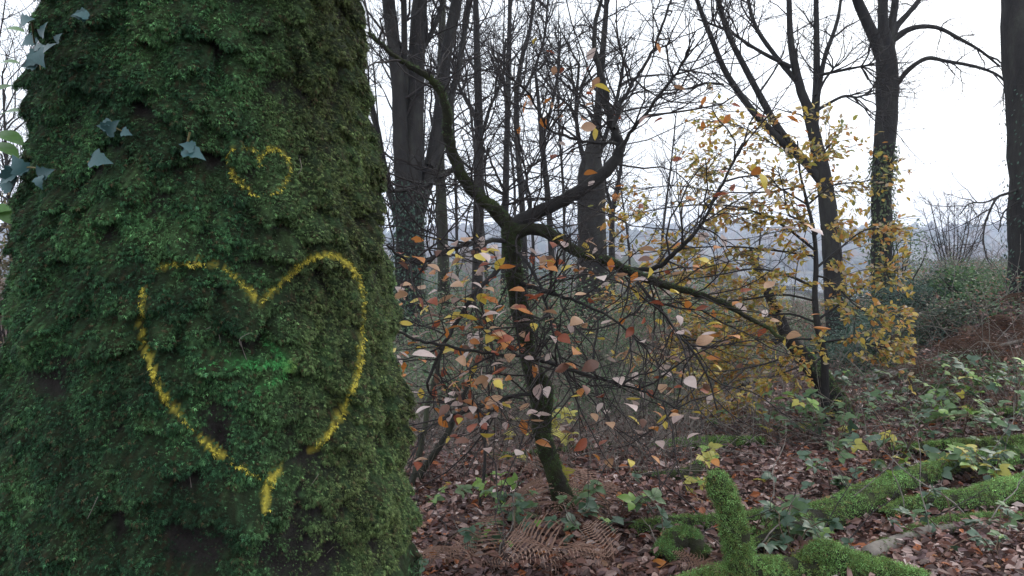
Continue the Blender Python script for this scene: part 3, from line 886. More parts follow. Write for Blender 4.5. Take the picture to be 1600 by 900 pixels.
# ------------------------------------------------------------------ crooked beech
BY = 4.6
foot = on_ground(884, 800)
BY = foot[1]
sc = BY / FPX
beech = thing('crooked_beech', 'small crooked mossy beech with broken fork and sparse orange and pale leaves', 'tree', foot)
tp = px_path([(890, 830), (880, 780), (866, 738), (848, 680), (846, 612), (826, 560), (818, 500), (805, 440), (800, 392), (797, 350)], BY, 44)
tr = np.interp(np.linspace(0, 1, 44), np.linspace(0, 1, 10), [46, 34, 29, 27, 36, 22, 33, 27, 28, 31]) * sc / 2
V, Q, T = lumpy_tube(tp, tr, 22, 0.16, 10, 5, 0.08)
part(beech, 'trunk', mesh_np('beech_trunk', V - foot, Q, T), M_MOSSBARK)
BT = (V, np.vstack([Q[:, [0, 1, 2]], Q[:, [0, 2, 3]]]))
limbs = [
    ([(797, 358), (775, 330), (753, 311), (727, 284), (709, 244), (700, 213), (698, 178), (687, 142), (669, 120), (638, 102), (607, 80), (575, 52)], 24, 5, -.3, True),
    ([(706, 266), (690, 276), (669, 289), (640, 296), (606, 300)], 9, 5, -.5, False),
    ([(800, 356), (822, 340), (847, 329), (891, 307), (936, 276), (962, 249), (969, 227), (960, 204), (949, 169), (944, 133), (931, 89), (929, 44), (942, -10)], 26, 5, .3, False),
    ([(958, 200), (972, 158), (993, 124), (1020, 80), (1038, 31), (1052, -10)], 7, 3, .2, False),
    ([(968, 232), (1002, 187), (1029, 151), (1062, 107), (1085, 60)], 7, 2, -.2, False),
    ([(960, 224), (918, 222), (887, 213), (856, 200), (829, 151), (811, 129)], 5, 2.5, -.3, False),
    ([(800, 366), (832, 358), (866, 369), (906, 394), (953, 409), (990, 428), (1045, 448), (1100, 462), (1160, 490), (1225, 530)], 22, 5, -.5, True),
    ([(950, 408), (980, 420), (1006, 422), (1037, 412), (1069, 381), (1097, 350), (1128, 290), (1160, 225)], 10, 3, -.5, False),
    ([(985, 426), (1020, 470), (1060, 520), (1100, 575), (1120, 640)], 6, 2, -.6, False),
    ([(880, 572), (845, 562), (812, 556), (744, 550), (700, 540), (662, 534), (612, 512)], 5, 3, -1.2, False),
    ([(800, 398), (770, 430), (745, 455), (715, 500), (690, 545), (665, 600)], 9, 4, -.5, False),
    ([(800, 375), (740, 380), (690, 395), (650, 412), (604, 384)], 8, 3, -.8, False),
    ([(828, 560), (870, 570), (930, 590), (1000, 610), (1060, 640)], 6, 2, -.9, False),
    ([(805, 440), (850, 455), (900, 470), (960, 500), (1010, 545)], 7, 2, -.7, False),
    ([(838, 615), (790, 620), (740, 640), (690, 655), (640, 690)], 6, 2, -.9, False),
    ([(800, 385), (830, 420), (855, 480), (870, 540), (900, 620)], 6, 2, -.8, False),
    ([(798, 360), (785, 330), (790, 300), (770, 260), (760, 230)], 8, 2, .2, False),
    ([(812, 350), (830, 320), (822, 280), (835, 250)], 7, 2, .1, False),
]
bl_p, bl_r, mossl = [], [], []
for pts, w0, w1, dyy, ms in limbs:
    lp = px_path(pts, BY, 5 * len(pts), dyy, jit=0.003)
    lr = np.linspace(w0, w1, len(lp)) ** 1.0 * sc / 2
    V, Q, T = lumpy_tube(lp, lr, 10, 0.14, 12, 9)
    part(beech, 'limb', mesh_np('beech_limb', V - foot, Q, T), M_MOSSBARK if ms else M_BARK)
    if ms: mossl.append((V, np.vstack([Q[:, [0, 1, 2]], Q[:, [0, 2, 3]]])))
    q = np.linspace(0, len(lp) - 1, 14).astype(int)
    bl_p.append(lp[q])
    bl_r.append(lr[q])
bl_p, bl_r = np.array(bl_p), np.array(bl_r)
g = np.random.default_rng(21)
acc = Acc()
p1, r1 = grow(bl_p, bl_r, 17, .04, 1, 55, 18, .60, .28, .0055, .02, .22, 8, 0.2, g)
p2, r2 = grow(p1, r1, 5, .15, 1, 46, 16, .30, .13, .0028, .01, .22, 6, 0.25, g)
p3, r3 = grow(p2, r2, 3, .2, 1, 40, 14, .12, .05, .0018, .0, .2, 4, 0.3, g)
for p, r, s in ((p1, r1, 5), (p2, r2, 4), (p3, r3, 3)):
    acc.add(*tubes(p, r, s))
part(beech, 'crown', acc.mesh('beech_twigs', True, foot), M_TWIG, 'tangle of bare dark twigs', 'stuff')
# leaves at twig ends, thickest low down
ends = np.vstack([p2[:, -1], p3[:, -1]])
edir = np.vstack([p2[:, -1] - p2[:, -2], p3[:, -1] - p3[:, -2]])
u, v = to_px(ends)
wgt = np.where((u > 598) & (u < 1120) & (v > 370) & (v < 720), 1.0, 0.0) + np.where((u > 800) & (u < 1080) & (v > 60) & (v < 320), 0.22, 0.0) + np.where((u > 1080) & (u < 1300) & (v > 150) & (v < 640), 0.6, 0)
wgt *= np.where((u > 598) & (u < 780) & (v > 380), 2.6, 1.0)
wgt = np.where(u < 600, 0, wgt)
sel = g.choice(len(ends), 620, replace=False, p=wgt / wgt.sum())
sel = sel[np.argsort(ends[sel][:, 1])]
near_leaf, far_leaf = sel[:300], sel[300:]
fpal = [(0.52, 0.19, 0.04), (0.28, 0.08, 0.04), (0.56, 0.42, 0.08), (0.56, 0.45, 0.41), (0.43, 0.25, 0.15), (0.17, 0.09, 0.06)]
Vf, Tf = blades(LTV, LTT, ends[far_leaf], edir[far_leaf] + g.normal(size=(len(far_leaf), 3)) * .03, np.array([0, 0, 1.0]) + g.normal(size=(len(far_leaf), 3)) * .6, g.uniform(.05, .085, len(far_leaf)))
part(beech, 'foliage', mesh_np('beech_foliage', Vf - foot, None, Tf, np.repeat(pick(fpal, [.2, .2, .15, .22, .15, .08], len(far_leaf), g), len(LTV), 0), False), M_FOLI, None, 'stuff')
for i in near_leaf:
    y = v[i]
    if y < 330: kind = g.choice(['russet', 'orange', 'tan', 'brown', 'yellow'], p=[.42, .26, .1, .15, .07])
    else: kind = g.choice(['orange', 'russet', 'yellow', 'pale', 'tan', 'brown'], p=[.17, .16, .17, .26, .17, .07])
    d = unit(edir[i]) + g.normal(size=3) * .35 + np.array([0, 0, -.15])
    d[2] *= .4
    nrm = np.array([0, 0, 1.0]) + g.normal(size=3) * (.3 if kind == 'pale' else .45)
    leaf_obj(beech, 'leaf', LEAF[kind][g.integers(4)], ends[i], d, nrm, g.uniform(.047, .088), foot)

# ------------------------------------------------------------------ moss scatter for logs and small trunks
def moss_on(V, T, n, size, gen, upbias=0.35, bright=1.0, warm=0.25, thin=0.0):
    a, b, c = V[T[:, 0]], V[T[:, 1]], V[T[:, 2]]
    cr = np.cross(b - a, c - a)
    ar = np.linalg.norm(cr, axis=1)
    nrm = cr / np.maximum(ar, 1e-12)[:, None]
    w = ar * np.clip(upbias + nrm[:, 2], 0.02, 1)
    i = gen.choice(len(T), n, p=w / w.sum())
    r1, r2 = np.sqrt(gen.random(n))[:, None], gen.random(n)[:, None]
    P = a[i] * (1 - r1) + b[i] * r1 * (1 - r2) + c[i] * r1 * r2
    N = nrm[i]
    k = fbm(P, 14, 2, 55) > thin - 0.45
    P, N = P[k], N[k]
    m = len(P)
    D = N * gen.uniform(.4, 1, (m, 1)) + gen.normal(size=(m, 3)) * .5 + np.array([0, 0, -.15])
    Vb, Tb = blades(F1V, F1T, P, D, N + gen.normal(size=(m, 3)) * .4, size * gen.uniform(.6, 1.4, m))
    col = (moss_colour(P, gen, warm * .5) + np.array([.03, .035, 0])) * bright * 1.75
    return mesh_np('moss', Vb, None, Tb, np.repeat(col, len(F1V), 0), False)

def shift(me, base):
    me.transform(Matrix.Translation(-Vector([float(c) for c in base])))
    return me
g = np.random.default_rng(31)
part(beech, 'moss', shift(moss_on(*BT, 9000, .013, g, .75, .42, .1, .25), foot), M_MOSS, None, 'stuff')
for V, T in mossl:
    part(beech, 'moss', shift(moss_on(V, T, 3500, .010, g, .3, .5, .2, .4), foot), M_MOSS, None, 'stuff')

# ------------------------------------------------------------------ yellow beech sapling and the leaning trunk
g = np.random.default_rng(41)
SY = 6.6
sb = at(1290, 628, SY)
sb[2] = float(terrain(sb[0], sb[1]))
sap = thing('yellow_sapling', 'young beech sapling with tiers of small yellow leaves beside the leaning trunk', 'tree', sb)
ss = SY / FPX
sp_ = np.vstack([[sb - [0, 0, .1]], px_path([(1289, 600), (1288, 558), (1278, 512), (1273, 464), (1275, 415), (1272, 366), (1262, 320), (1250, 270), (1246, 220)], SY, 30)])
sr_ = np.linspace(13, 2.5, len(sp_)) * ss / 2
V, Q, T = lumpy_tube(sp_, sr_, 9, .08, 12, 4)
part(sap, 'trunk', mesh_np('sapling_trunk', V - sb, Q, T), M_BARK)
boughs = [([(1276, 366), (1256, 345), (1232, 335), (1225, 300), (1215, 260)], 7, 2, -.2), ([(1277, 500), (1320, 470), (1360, 440), (1395, 425)], 6, 2, .3), ([(1273, 470), (1220, 460), (1150, 470), (1080, 465), (1010, 470), (950, 460)], 6, 2, -.1), ([(1284, 560), (1230, 580), (1170, 600), (1110, 615)], 5, 2, -.2), ([(1272, 400), (1200, 390), (1130, 385), (1050, 390), (970, 400)], 6, 2, .2), ([(1255, 290), (1200, 300), (1130, 300), (1050, 290), (985, 300)], 5, 2, .3), ([(1282, 530), (1220, 530), (1150, 535), (1090, 545), (1020, 540)], 5, 2, .1), ([(1274, 450), (1230, 430), (1180, 420), (1120, 430), (1050, 440)], 7, 2, -.3),
          ([(1274, 420), (1310, 390), (1350, 360), (1400, 350)], 6, 2, .3), ([(1272, 390), (1220, 350), (1160, 325), (1090, 320), (1010, 330), (960, 345)], 7, 2, .4), ([(1283, 535), (1330, 530), (1370, 540), (1410, 545)], 6, 2, -.2),
          ([(1284, 550), (1240, 555), (1190, 570), (1130, 580), (1070, 575)], 6, 2, -.5), ([(1278, 505), (1230, 490), (1170, 500), (1110, 505), (1040, 500)], 6, 2, .5), ([(1262, 320), (1300, 290), (1340, 285), (1370, 280)], 5, 2, .2),
          ([(1262, 320), (1210, 290), (1150, 265), (1100, 270)], 5, 2, .2), ([(1248, 250), (1200, 220), (1150, 195), (1110, 190)], 4, 1.5, .1), ([(1250, 270), (1285, 240), (1310, 210)], 4, 1.5, .1), ([(1274, 430), (1300, 440), (1340, 480), (1380, 500)], 5, 2, -.4)]
bp_, br_ = [sp_[np.linspace(12, len(sp_) - 1, 14).astype(int)]], [sr_[np.linspace(12, len(sp_) - 1, 14).astype(int)]]
for pts, w0, w1, dyy in boughs:
    lp = px_path(pts, SY, 14, dyy)
    lr = np.linspace(w0 * .7, w1 * .7, 14) * ss / 2
    V, Q, T = tubes(lp[None], lr[None], 6)
    part(sap, 'limb', mesh_np('sapling_limb', V - sb, Q, T), M_BARK)
    bp_.append(lp)
    br_.append(lr)
p1, r1 = grow(np.array(bp_), np.array(br_), 15, .12, 1, 50, 12, .42, .14, .004, .0, .14, 7, .55, g)
p2, r2 = grow(p1, r1, 5, .15, 1, 42, 10, .2, .06, .0022, .0, .14, 5, .6, g)
acc = Acc()
for p, r in ((p1, r1), (p2, r2)):
    acc.add(*tubes(p, r, 3))
part(sap, 'crown', acc.mesh('sapling_twigs', True, sb), M_TWIG, None, 'stuff')
i = g.integers(0, len(p2), 19000)
j = g.integers(1, 5, 19000)
LP = p2[i, j] + g.normal(size=(19000, 3)) * .008
LD = unit(p2[i, j] - p2[i, j - 1]) + g.normal(size=(19000, 3)) * .6
LN = np.array([0, 0, 1.0]) + g.normal(size=(19000, 3)) * .42
LS = g.uniform(.04, .066, 19000)
u, v = to_px(LP)
k = (g.random(19000) < np.where(v > 330, .9, .34) * np.where(u > 1320, .55, np.where(u < 1060, .5, 1))) & (u < 1425)
LP, LD, LN, LS, v = LP[k], LD[k], LN[k], LS[k], v[k]
big_i = np.argsort(-LS)[:300]
rest = np.setdiff1d(np.arange(len(LP)), big_i)
pal = [(0.48, 0.34, 0.07), (0.38, 0.32, 0.08), (0.54, 0.39, 0.11), (0.25, 0.26, 0.09), (0.48, 0.23, 0.07), (0.44, 0.36, 0.26), (0.19, 0.22, 0.08)]
V, T = blades(LTV, LTT, LP[rest], LD[rest], LN[rest], LS[rest])
part(sap, 'foliage', mesh_np('sapling_leaves', V - sb, None, T, np.repeat(pick(pal, [5, 3.5, 4, 2.5, 5, 3, 1.5], len(rest), g), len(LTV), 0), False), M_FOLI, 'tiers of small yellow leaves', 'stuff')
YL = {}
for nm, a, b in (('gold', (0.46, 0.32, 0.05), (0.60, 0.44, 0.09)), ('lime', (0.30, 0.30, 0.07), (0.44, 0.39, 0.09)), ('amber', (0.46, 0.24, 0.06), (0.56, 0.33, 0.10))):
    m = leaf_mat(nm + '_leaf', a, b, .45, .35, .4, 3)
    YL[nm] = [fan_leaf(nm + '_leaf', BEECH, f, c, m) for f, c in ((.2, .3), (.4, -.2))]
for q in big_i:
    leaf_obj(sap, 'leaf', YL[g.choice(['gold', 'lime', 'amber'], p=[.5, .35, .15])][g.integers(2)], LP[q], LD[q], LN[q], LS[q], sb)

lean_pts = [(1322, 668), (1307, 633), (1281, 590), (1255, 557), (1229, 522), (1218, 495), (1200, 457), (1184, 421), (1172, 390)]
lb = on_ground(1318, 655)
lp = px_path(lean_pts, lb[1], 36, .3)
lr = np.interp(np.linspace(0, 1, 36), np.linspace(0, 1, 6), [44, 34, 26, 18, 13, 8]) * lb[1] / FPX / 2
V, Q, T = lumpy_tube(lp, lr, 14, .14, 10, 15)
ln_t = thing('leaning_trunk', 'dead leaning trunk with a mossy foot slanting up under the yellow sapling', 'tree', lb)
part(ln_t, 'trunk', mesh_np('leaning_trunk', V - lb, Q, T), M_BARK)
part(ln_t, 'moss', shift(moss_on(V, np.vstack([Q[:14 * 14][:, [0, 1, 2]], Q[:14 * 14][:, [0, 2, 3]]]), 3500, .016, g, .2, .9, .3), lb), M_MOSS, 'green moss on the foot', 'stuff')
stub = px_path([(1232, 527), (1205, 535), (1175, 528)], lb[1], 8, -.1)
V, Q, T = lumpy_tube(stub, np.linspace(9, 4, 8) * lb[1] / FPX / 2, 8, .1, 12, 3)
part(ln_t, 'limb', mesh_np('leaning_stub', V - lb, Q, T), M_BARK)

# ------------------------------------------------------------------ bare saplings in front of the undergrowth
def sapling(label, pts, Y, w0, w1, seed, twk=(8, 4), mat=None):
    g = np.random.default_rng(seed)
    lp = px_path(pts, Y, 18, 0.25, g, 0.004)
    b = np.array([lp[0][0], lp[0][1], float(terrain(lp[0][0], lp[0][1]))])
    lp = np.vstack([[b - [0, 0, .06]], lp])
    lr = np.linspace(w0, w1, len(lp)) * Y / FPX / 2
    t = thing('bare_sapling', label, 'sapling', b, 'bare saplings below the crooked beech')
    V, Q, T = lumpy_tube(lp, lr, 9, .1, 14, seed)
    part(t, 'stem', mesh_np('sapling_stem', V - b, Q, T), mat or M_BARKG)
    p1, r1 = grow(lp[None], lr[None], twk[0], .25, 1, 45, 12, .35, .15, .004, .02, .2, 6, 0, g)
    p2, r2 = grow(p1, r1, twk[1], .2, 1, 42, 12, .18, .06, .0025, .0, .2, 5, 0, g)
    acc = Acc()
    for p, r in ((p1, r1), (p2, r2)): acc.add(*tubes(p, r, 3))
    part(t, 'crown', acc.mesh('sapling_twigs', True, b), M_TWIG, None, 'stuff')
sapling('slanting bare sapling close beside the mossy trunk', [(640, 765), (655, 715), (668, 640), (690, 545)], 4.6, 12, 7, 201)
sapling('slanting bare sapling crossing in front of the undergrowth, with a side branch', [(648, 752), (690, 692), (722, 628), (748, 560), (752, 520)], 4.8, 13, 6, 202)
sapling('thin upright dark stick of a sapling in the leaf litter', [(745, 828), (752, 770), (759, 700), (764, 630), (760, 570)], 4.2, 6, 3, 203, (5, 3), M_BARK)
sapling('thin upright sapling under the leafy beech boughs', [(935, 690), (932, 620), (928, 560), (934, 500)], 6.2, 6, 3, 204, (7, 4), M_BARK)
sapling('thin grey sapling standing in the green undergrowth', [(985, 690), (982, 600), (990, 530), (985, 470)], 6.6, 6, 3, 205, (9, 4), M_GREYTWIG)
sapling('thin grey sapling nearest the dark hollow under the beech', [(1040, 655), (1046, 590), (1042, 520), (1050, 470)], 7.2, 6, 3, 206, (9, 4), M_GREYTWIG)

# ------------------------------------------------------------------ fallen mossy logs
def log(label, pts, widths, seed, mossn, msize=.016, bright=1.25, warm=.3, mat=None, name='fallen_log', lift=0.0, sides=18, thin=0.0, extra=()):
    """pts: photo pixels of the log's underside resting line, met with the ground"""
    g = np.random.default_rng(seed)
    gp = np.array([on_ground(x, y) for x, y in pts])
    n = 8 * len(pts)
    lp = spline(gp, n)
    Yd = lp[:, 1]
    lr = np.interp(np.linspace(0, 1, n), np.linspace(0, 1, len(widths)), widths) * Yd / FPX / 2
    lp[:, 2] = terrain(lp[:, 0], lp[:, 1]) + lr * 0.75 + lift * np.linspace(0, 1, n)
    base = np.array([lp[:, 0].mean(), lp[:, 1].mean(), float(terrain(lp[:, 0].mean(), lp[:, 1].mean()))])
    lr[0] *= .6
    lr[-1] *= .6
    t = thing(name, label, 'log', base, 'mossy fallen timber on the leaf litter')
    V, Q, T = lumpy_tube(lp, lr, sides, .16, 9, seed, .06)
    part(t, 'wood', mesh_np('log_wood', V - base, Q, T), mat or M_MOSSBARK)
    if mossn:
        part(t, 'moss', shift(moss_on(V, np.vstack([Q[:, [0, 1, 2]], Q[:, [0, 2, 3]]]), mossn, msize, g, .3, bright, warm, thin), base), M_MOSS, 'bright green moss', 'stuff')
    for nm, epts, ew, em in extra:
        Y0 = lp[np.argmin(np.abs(to_px(lp)[0] - epts[0][0]))][1]
        ep = px_path(epts, Y0, 22, 0.02)
        er = np.interp(np.linspace(0, 1, 22), np.linspace(0, 1, len(ew)), ew) * Y0 / FPX / 2
        V, Q, T = lumpy_tube(ep, er, 18, .12, 10, seed + 7, .06)
        s = part(t, nm, mesh_np('log_' + nm, V - base, Q, T), M_MOSSBARK)
        mm = part(s, 'moss', shift(moss_on(V, np.vstack([Q[:, [0, 1, 2]], Q[:, [0, 2, 3]], T]), em, msize, g, 1.0, bright * .85, warm), base), M_MOSS, None, 'stuff')
    return t
log('mossy log in front with an upright mossy stub standing on it', [(1030, 930), (1110, 918), (1200, 914), (1300, 908), (1380, 912), (1455, 918)], [20, 34, 48, 52, 46, 22], 301, 14000, .015, thin=.18,
    extra=[('stub', [(1160, 905), (1156, 870), (1150, 840), (1138, 790), (1124, 758), (1116, 742)], [52, 45, 43, 39, 37, 22], 8500), ('knob', [(1250, 880), (1285, 862), (1318, 872), (1330, 885)], [24, 36, 32, 16], 3000)])
log('long thick mossy log slanting back through the brambles', [(1150, 872), (1215, 855), (1275, 832), (1340, 805), (1390, 780), (1450, 757), (1520, 735), (1600, 712)], [22, 36, 46, 48, 43, 37, 28, 20], 302, 15000, .016, thin=.2)
log('low mossy branch lying behind the upright stub', [(985, 838), (1050, 832), (1120, 828), (1190, 822), (1280, 815)], [22, 26, 26, 28, 18], 303, 6500, .015, 1.0)
log('mossy log behind the long log beside the bramble leaves', [(1380, 815), (1450, 806), (1520, 800), (1570, 792), (1640, 782)], [26, 36, 44, 50, 50], 304, 9000, .016, 1.3)
log('mossy log in the middle of the clearing beyond the leaf litter', [(1015, 702), (1060, 705), (1120, 703), (1195, 697)], [10, 20, 22, 14], 305, 6000, .018, 1.1)
log('small dark branch with a green top near the middle log', [(985, 748), (1030, 752), (1075, 750), (1095, 742)], [10, 16, 20, 24], 306, 1500, .014, 1.0, thin=.3)
log('bare grey forked branch lying on the brown leaves', [(1355, 880), (1395, 858), (1440, 838), (1490, 832), (1560, 828)], [30, 22, 16, 14, 10], 307, 1200, .012, .9, mat=M_GREYTWIG, thin=.5)
log('yellowish mossy log among the brambles on the bank', [(1390, 712), (1450, 708), (1530, 703), (1620, 700)], [12, 18, 20, 20], 308, 5000, .018, 1.3, .5)
log('short mossy log end beyond the long log at the picture edge', [(1555, 738), (1590, 732), (1650, 728)], [22, 30, 32], 309, 4000, .017, 1.3, .4)
log('thin green stick on the dark bank', [(1380, 622), (1440, 618), (1490, 620)], [8, 12, 8], 310, 1500, .016, 1.0, .4)
log('thin mossy branch on the litter behind the crooked beech', [(760, 722), (820, 718), (880, 710), (960, 702)], [12, 14, 12, 10], 311, 2500, .016, .9, .2)
log('slim mossy branch running from the stub toward the long log', [(1130, 862), (1200, 838), (1260, 812), (1310, 790)], [14, 20, 20, 12], 314, 4000, .014, 1.2)
log('slim mossy branch low on the bank behind the brambles', [(1430, 668), (1500, 660), (1560, 652), (1630, 648)], [12, 16, 16, 14], 315, 3000, .017, 1.2, .4)
log('slim mossy branch lying across the litter before the edge log', [(1400, 842), (1470, 826), (1540, 818), (1620, 815)], [12, 18, 18, 14], 316, 3500, .014, 1.2)
log('gnarled mossy root lump beside the upright stub', [(1035, 885), (1052, 868), (1075, 862), (1100, 880)], [26, 44, 40, 26], 312, 4500, .015, .9, .1, thin=.2)
log('dark rotten log lying under the beech boughs', [(1010, 592), (1050, 588), (1090, 592)], [14, 24, 16], 313, 300, .015, .6, .1, mat=M_BARK)
for k, (pts, lb_) in enumerate([([(1330, 600), (1400, 585), (1480, 580), (1560, 582)], 'long bare pole lying across the dark bank'), ([(1340, 590), (1410, 592), (1500, 575), (1600, 560)], 'bare pole crossing the longer pole on the bank'),
                                ([(1380, 600), (1440, 590), (1520, 588)], 'short bare pole under the crossing poles on the bank')]):
    log(lb_, pts, [6, 9, 7, 5], 320 + k, 0, mat=M_GREYTWIG, name='fallen_pole', sides=8, lift=.08 * (k + 1))

# ------------------------------------------------------------------ loose twigs on the ground and in the brambles
g = np.random.default_rng(51)
TW = []
for k in range(46):
    px, py = (g.uniform(1060, 1590), g.uniform(690, 885)) if k < 30 else (g.uniform(660, 1060), g.uniform(700, 890))
    b = on_ground(px, py)
    a = g.uniform(0, math.pi)
    el = abs(g.normal()) * .55
    L = g.uniform(.25, .8)
    d = np.array([math.cos(a) * math.cos(el), math.sin(a) * math.cos(el), math.sin(el)])
    p = np.array([b + d * L * t + g.normal(size=3) * .012 * (t > 0) for t in np.linspace(0, 1, 6)])
    p[:, 2] += .012
    t = thing('fallen_twig', 'thin bare twig poking out among the brambles and mossy logs' if k < 30 else 'thin bare twig in the leaf litter near the crooked beech', 'twig', b, 'loose twigs on the woodland floor')
    lr = np.linspace(g.uniform(.003, .006), .0015, 12)
    p = spline(p, 12)
    V, Q, T = tubes(p[None], lr[None], 5)
    part(t, 'stem', mesh_np('fallen_twig', V - b, Q, T), M_GREYTWIG if g.random() < .6 else M_TWIG)
    p1, r1 = grow(p[None], lr[None], 3, .3, .9, 40, 10, L * .35, .05, .002, 0, .15, 5, 0, g)
    acc = Acc(); acc.add(*tubes(p1, r1, 3))
    part(t, 'side_twig', acc.mesh('side_twig', True, b), M_TWIG, None, 'stuff')

# ------------------------------------------------------------------ leaf litter
g = np.random.default_rng(61)
def litter_points(n, y0, y1, power):
    y = y0 + (y1 - y0) * g.random(n) ** power
    x = g.uniform(-.22, .75, n) * y + g.normal(size=n) * .2
    return x, y
LIT = np.array([(0.155, 0.075, 0.060), (0.215, 0.11, 0.085), (0.28, 0.17, 0.145), (0.40, 0.28, 0.25), (0.075, 0.042, 0.036), (0.34, 0.11, 0.04), (0.52, 0.41, 0.38), (0.16, 0.10, 0.10)])
LW = np.array([5, 4, 3.5, 2.2, 6, 1.2, 1.3, 4]); LW = LW / LW.sum()
acc = Acc()
for n, y0, y1, pw, s0, s1 in ((16000, 2.6, 6.0, 1.0, .012, .03), (30000, 2.6, 7.5, 1.0, .032, .075), (22000, 7.0, 18, 1.1, .06, .11)):
    x, y = litter_points(n, y0, y1, pw)
    P = np.stack([x, y, terrain(x, y) + np.abs(g.normal(size=n)) * .024 + .004], -1)
    a = g.uniform(0, 2 * math.pi, n)
    D = np.stack([np.cos(a), np.sin(a), g.normal(size=n) * .3], -1)
    N = np.array([0, 0, 1.0]) + g.normal(size=(n, 3)) * .6
    tv = LTV.copy(); tv[:, 2] = np.array([0, .12, 0, .12, .05, .05, -.1]) 
    plain = y0 > 5 or s1 < .04
    tv, tf = (STV, STT) if plain else (tv, LTT)
    V, T = blades(tv, tf, P, D, N, g.uniform(s0, s1, n))
    tone = .92 + .4 * noise3(P, 1.3, 9)[:, None]
    acc.add(V, None, T, np.repeat(LIT[g.choice(8, n, p=LW)] * tone, len(tv), 0))
part(ground, 'leaf_litter', acc.mesh('leaf_litter', False), M_LITTER, 'brown fallen beech leaves carpeting the ground', 'stuff')
fall_n = 0
while fall_n < 300:
    px, py = g.uniform(635, 1600), 700 + 200 * g.random() ** .6
    p = on_ground(px, py)
    if p[1] > 7: continue
    p[2] += .022
    a = g.uniform(0, 2 * math.pi)
    kind = g.choice(['russet', 'tan', 'brown', 'pale', 'orange', 'yellow'], p=[.28, .27, .25, .10, .08, .02])
    leaf_obj(ground, 'fallen_leaf', LEAF[kind][g.integers(4)], p, np.array([math.cos(a), math.sin(a), g.normal() * .25]), np.array([0, 0, 1.0]) + g.normal(size=3) * .45, g.uniform(.045, .08), (0, 0, 0))
    fall_n += 1

# ------------------------------------------------------------------ brambles
M_BRAM = leaf_mat('bramble_leaf', (0.05, 0.10, 0.04), (0.11, 0.185, 0.075), .5, .25, .4, 4)
M_BRAMD = leaf_mat('bramble_dark_leaf', (0.032, 0.07, 0.04), (0.065, 0.12, 0.07), .42, .2, .5, 4)
M_BRAMY = leaf_mat('bramble_yellow_leaf', (0.30, 0.30, 0.06), (0.48, 0.42, 0.09), .45, .35, .4, 4)
M_BRAML = leaf_mat('bramble_lime_leaf', (0.13, 0.24, 0.05), (0.22, 0.36, 0.08), .4, .35, .4, 4)
M_CANE = noise_mat('bramble_cane', [(.3, (.07, .045, .035)), (.7, (.16, .11, .07))], 20, .7, .2, .003)
BRO = [(.001, 0), (.22, .08), (.36, .3), (.34, .5), (.22, .75), (.08, .93), (.001, 1.05)]
def trifoliate(name, mat):
    V, T = [], []
    one = fan_leaf('tmp', BRO, .22, .3)
    v = np.array([x.co[:] for x in one.vertices]); t = np.array([p.vertices[:] for p in one.polygons])
    bpy.data.meshes.remove(one)
    n = 0
    for a, off, s in ((0, (0, .42), 1.0), (75, (.06, .34), .78), (-75, (-.06, .34), .78)):
        c, sn = math.cos(R(-a)), math.sin(R(-a))
        w = v * s
        V.append(np.stack([w[:, 0] * c - w[:, 1] * sn + off[0], w[:, 0] * sn + w[:, 1] * c + off[1], w[:, 2] - .04 * (a != 0)], -1))
        T.append(t + n); n += len(v)
    V.append(np.array([(-.012, 0, 0), (.012, 0, 0), (.008, .44, 0), (-.008, .44, 0)])); T.append(np.array([(n, n + 1, n + 2), (n, n + 2, n + 3)]))
    me = mesh_np(name, np.vstack(V), None, np.vstack(T))
    me.materials.append(mat)
    return me
BR = {k: trifoliate('bramble_leaf', m) for k, m in (('g', M_BRAM), ('d', M_BRAMD), ('y', M_BRAMY), ('l', M_BRAML))}
g = np.random.default_rng(71)
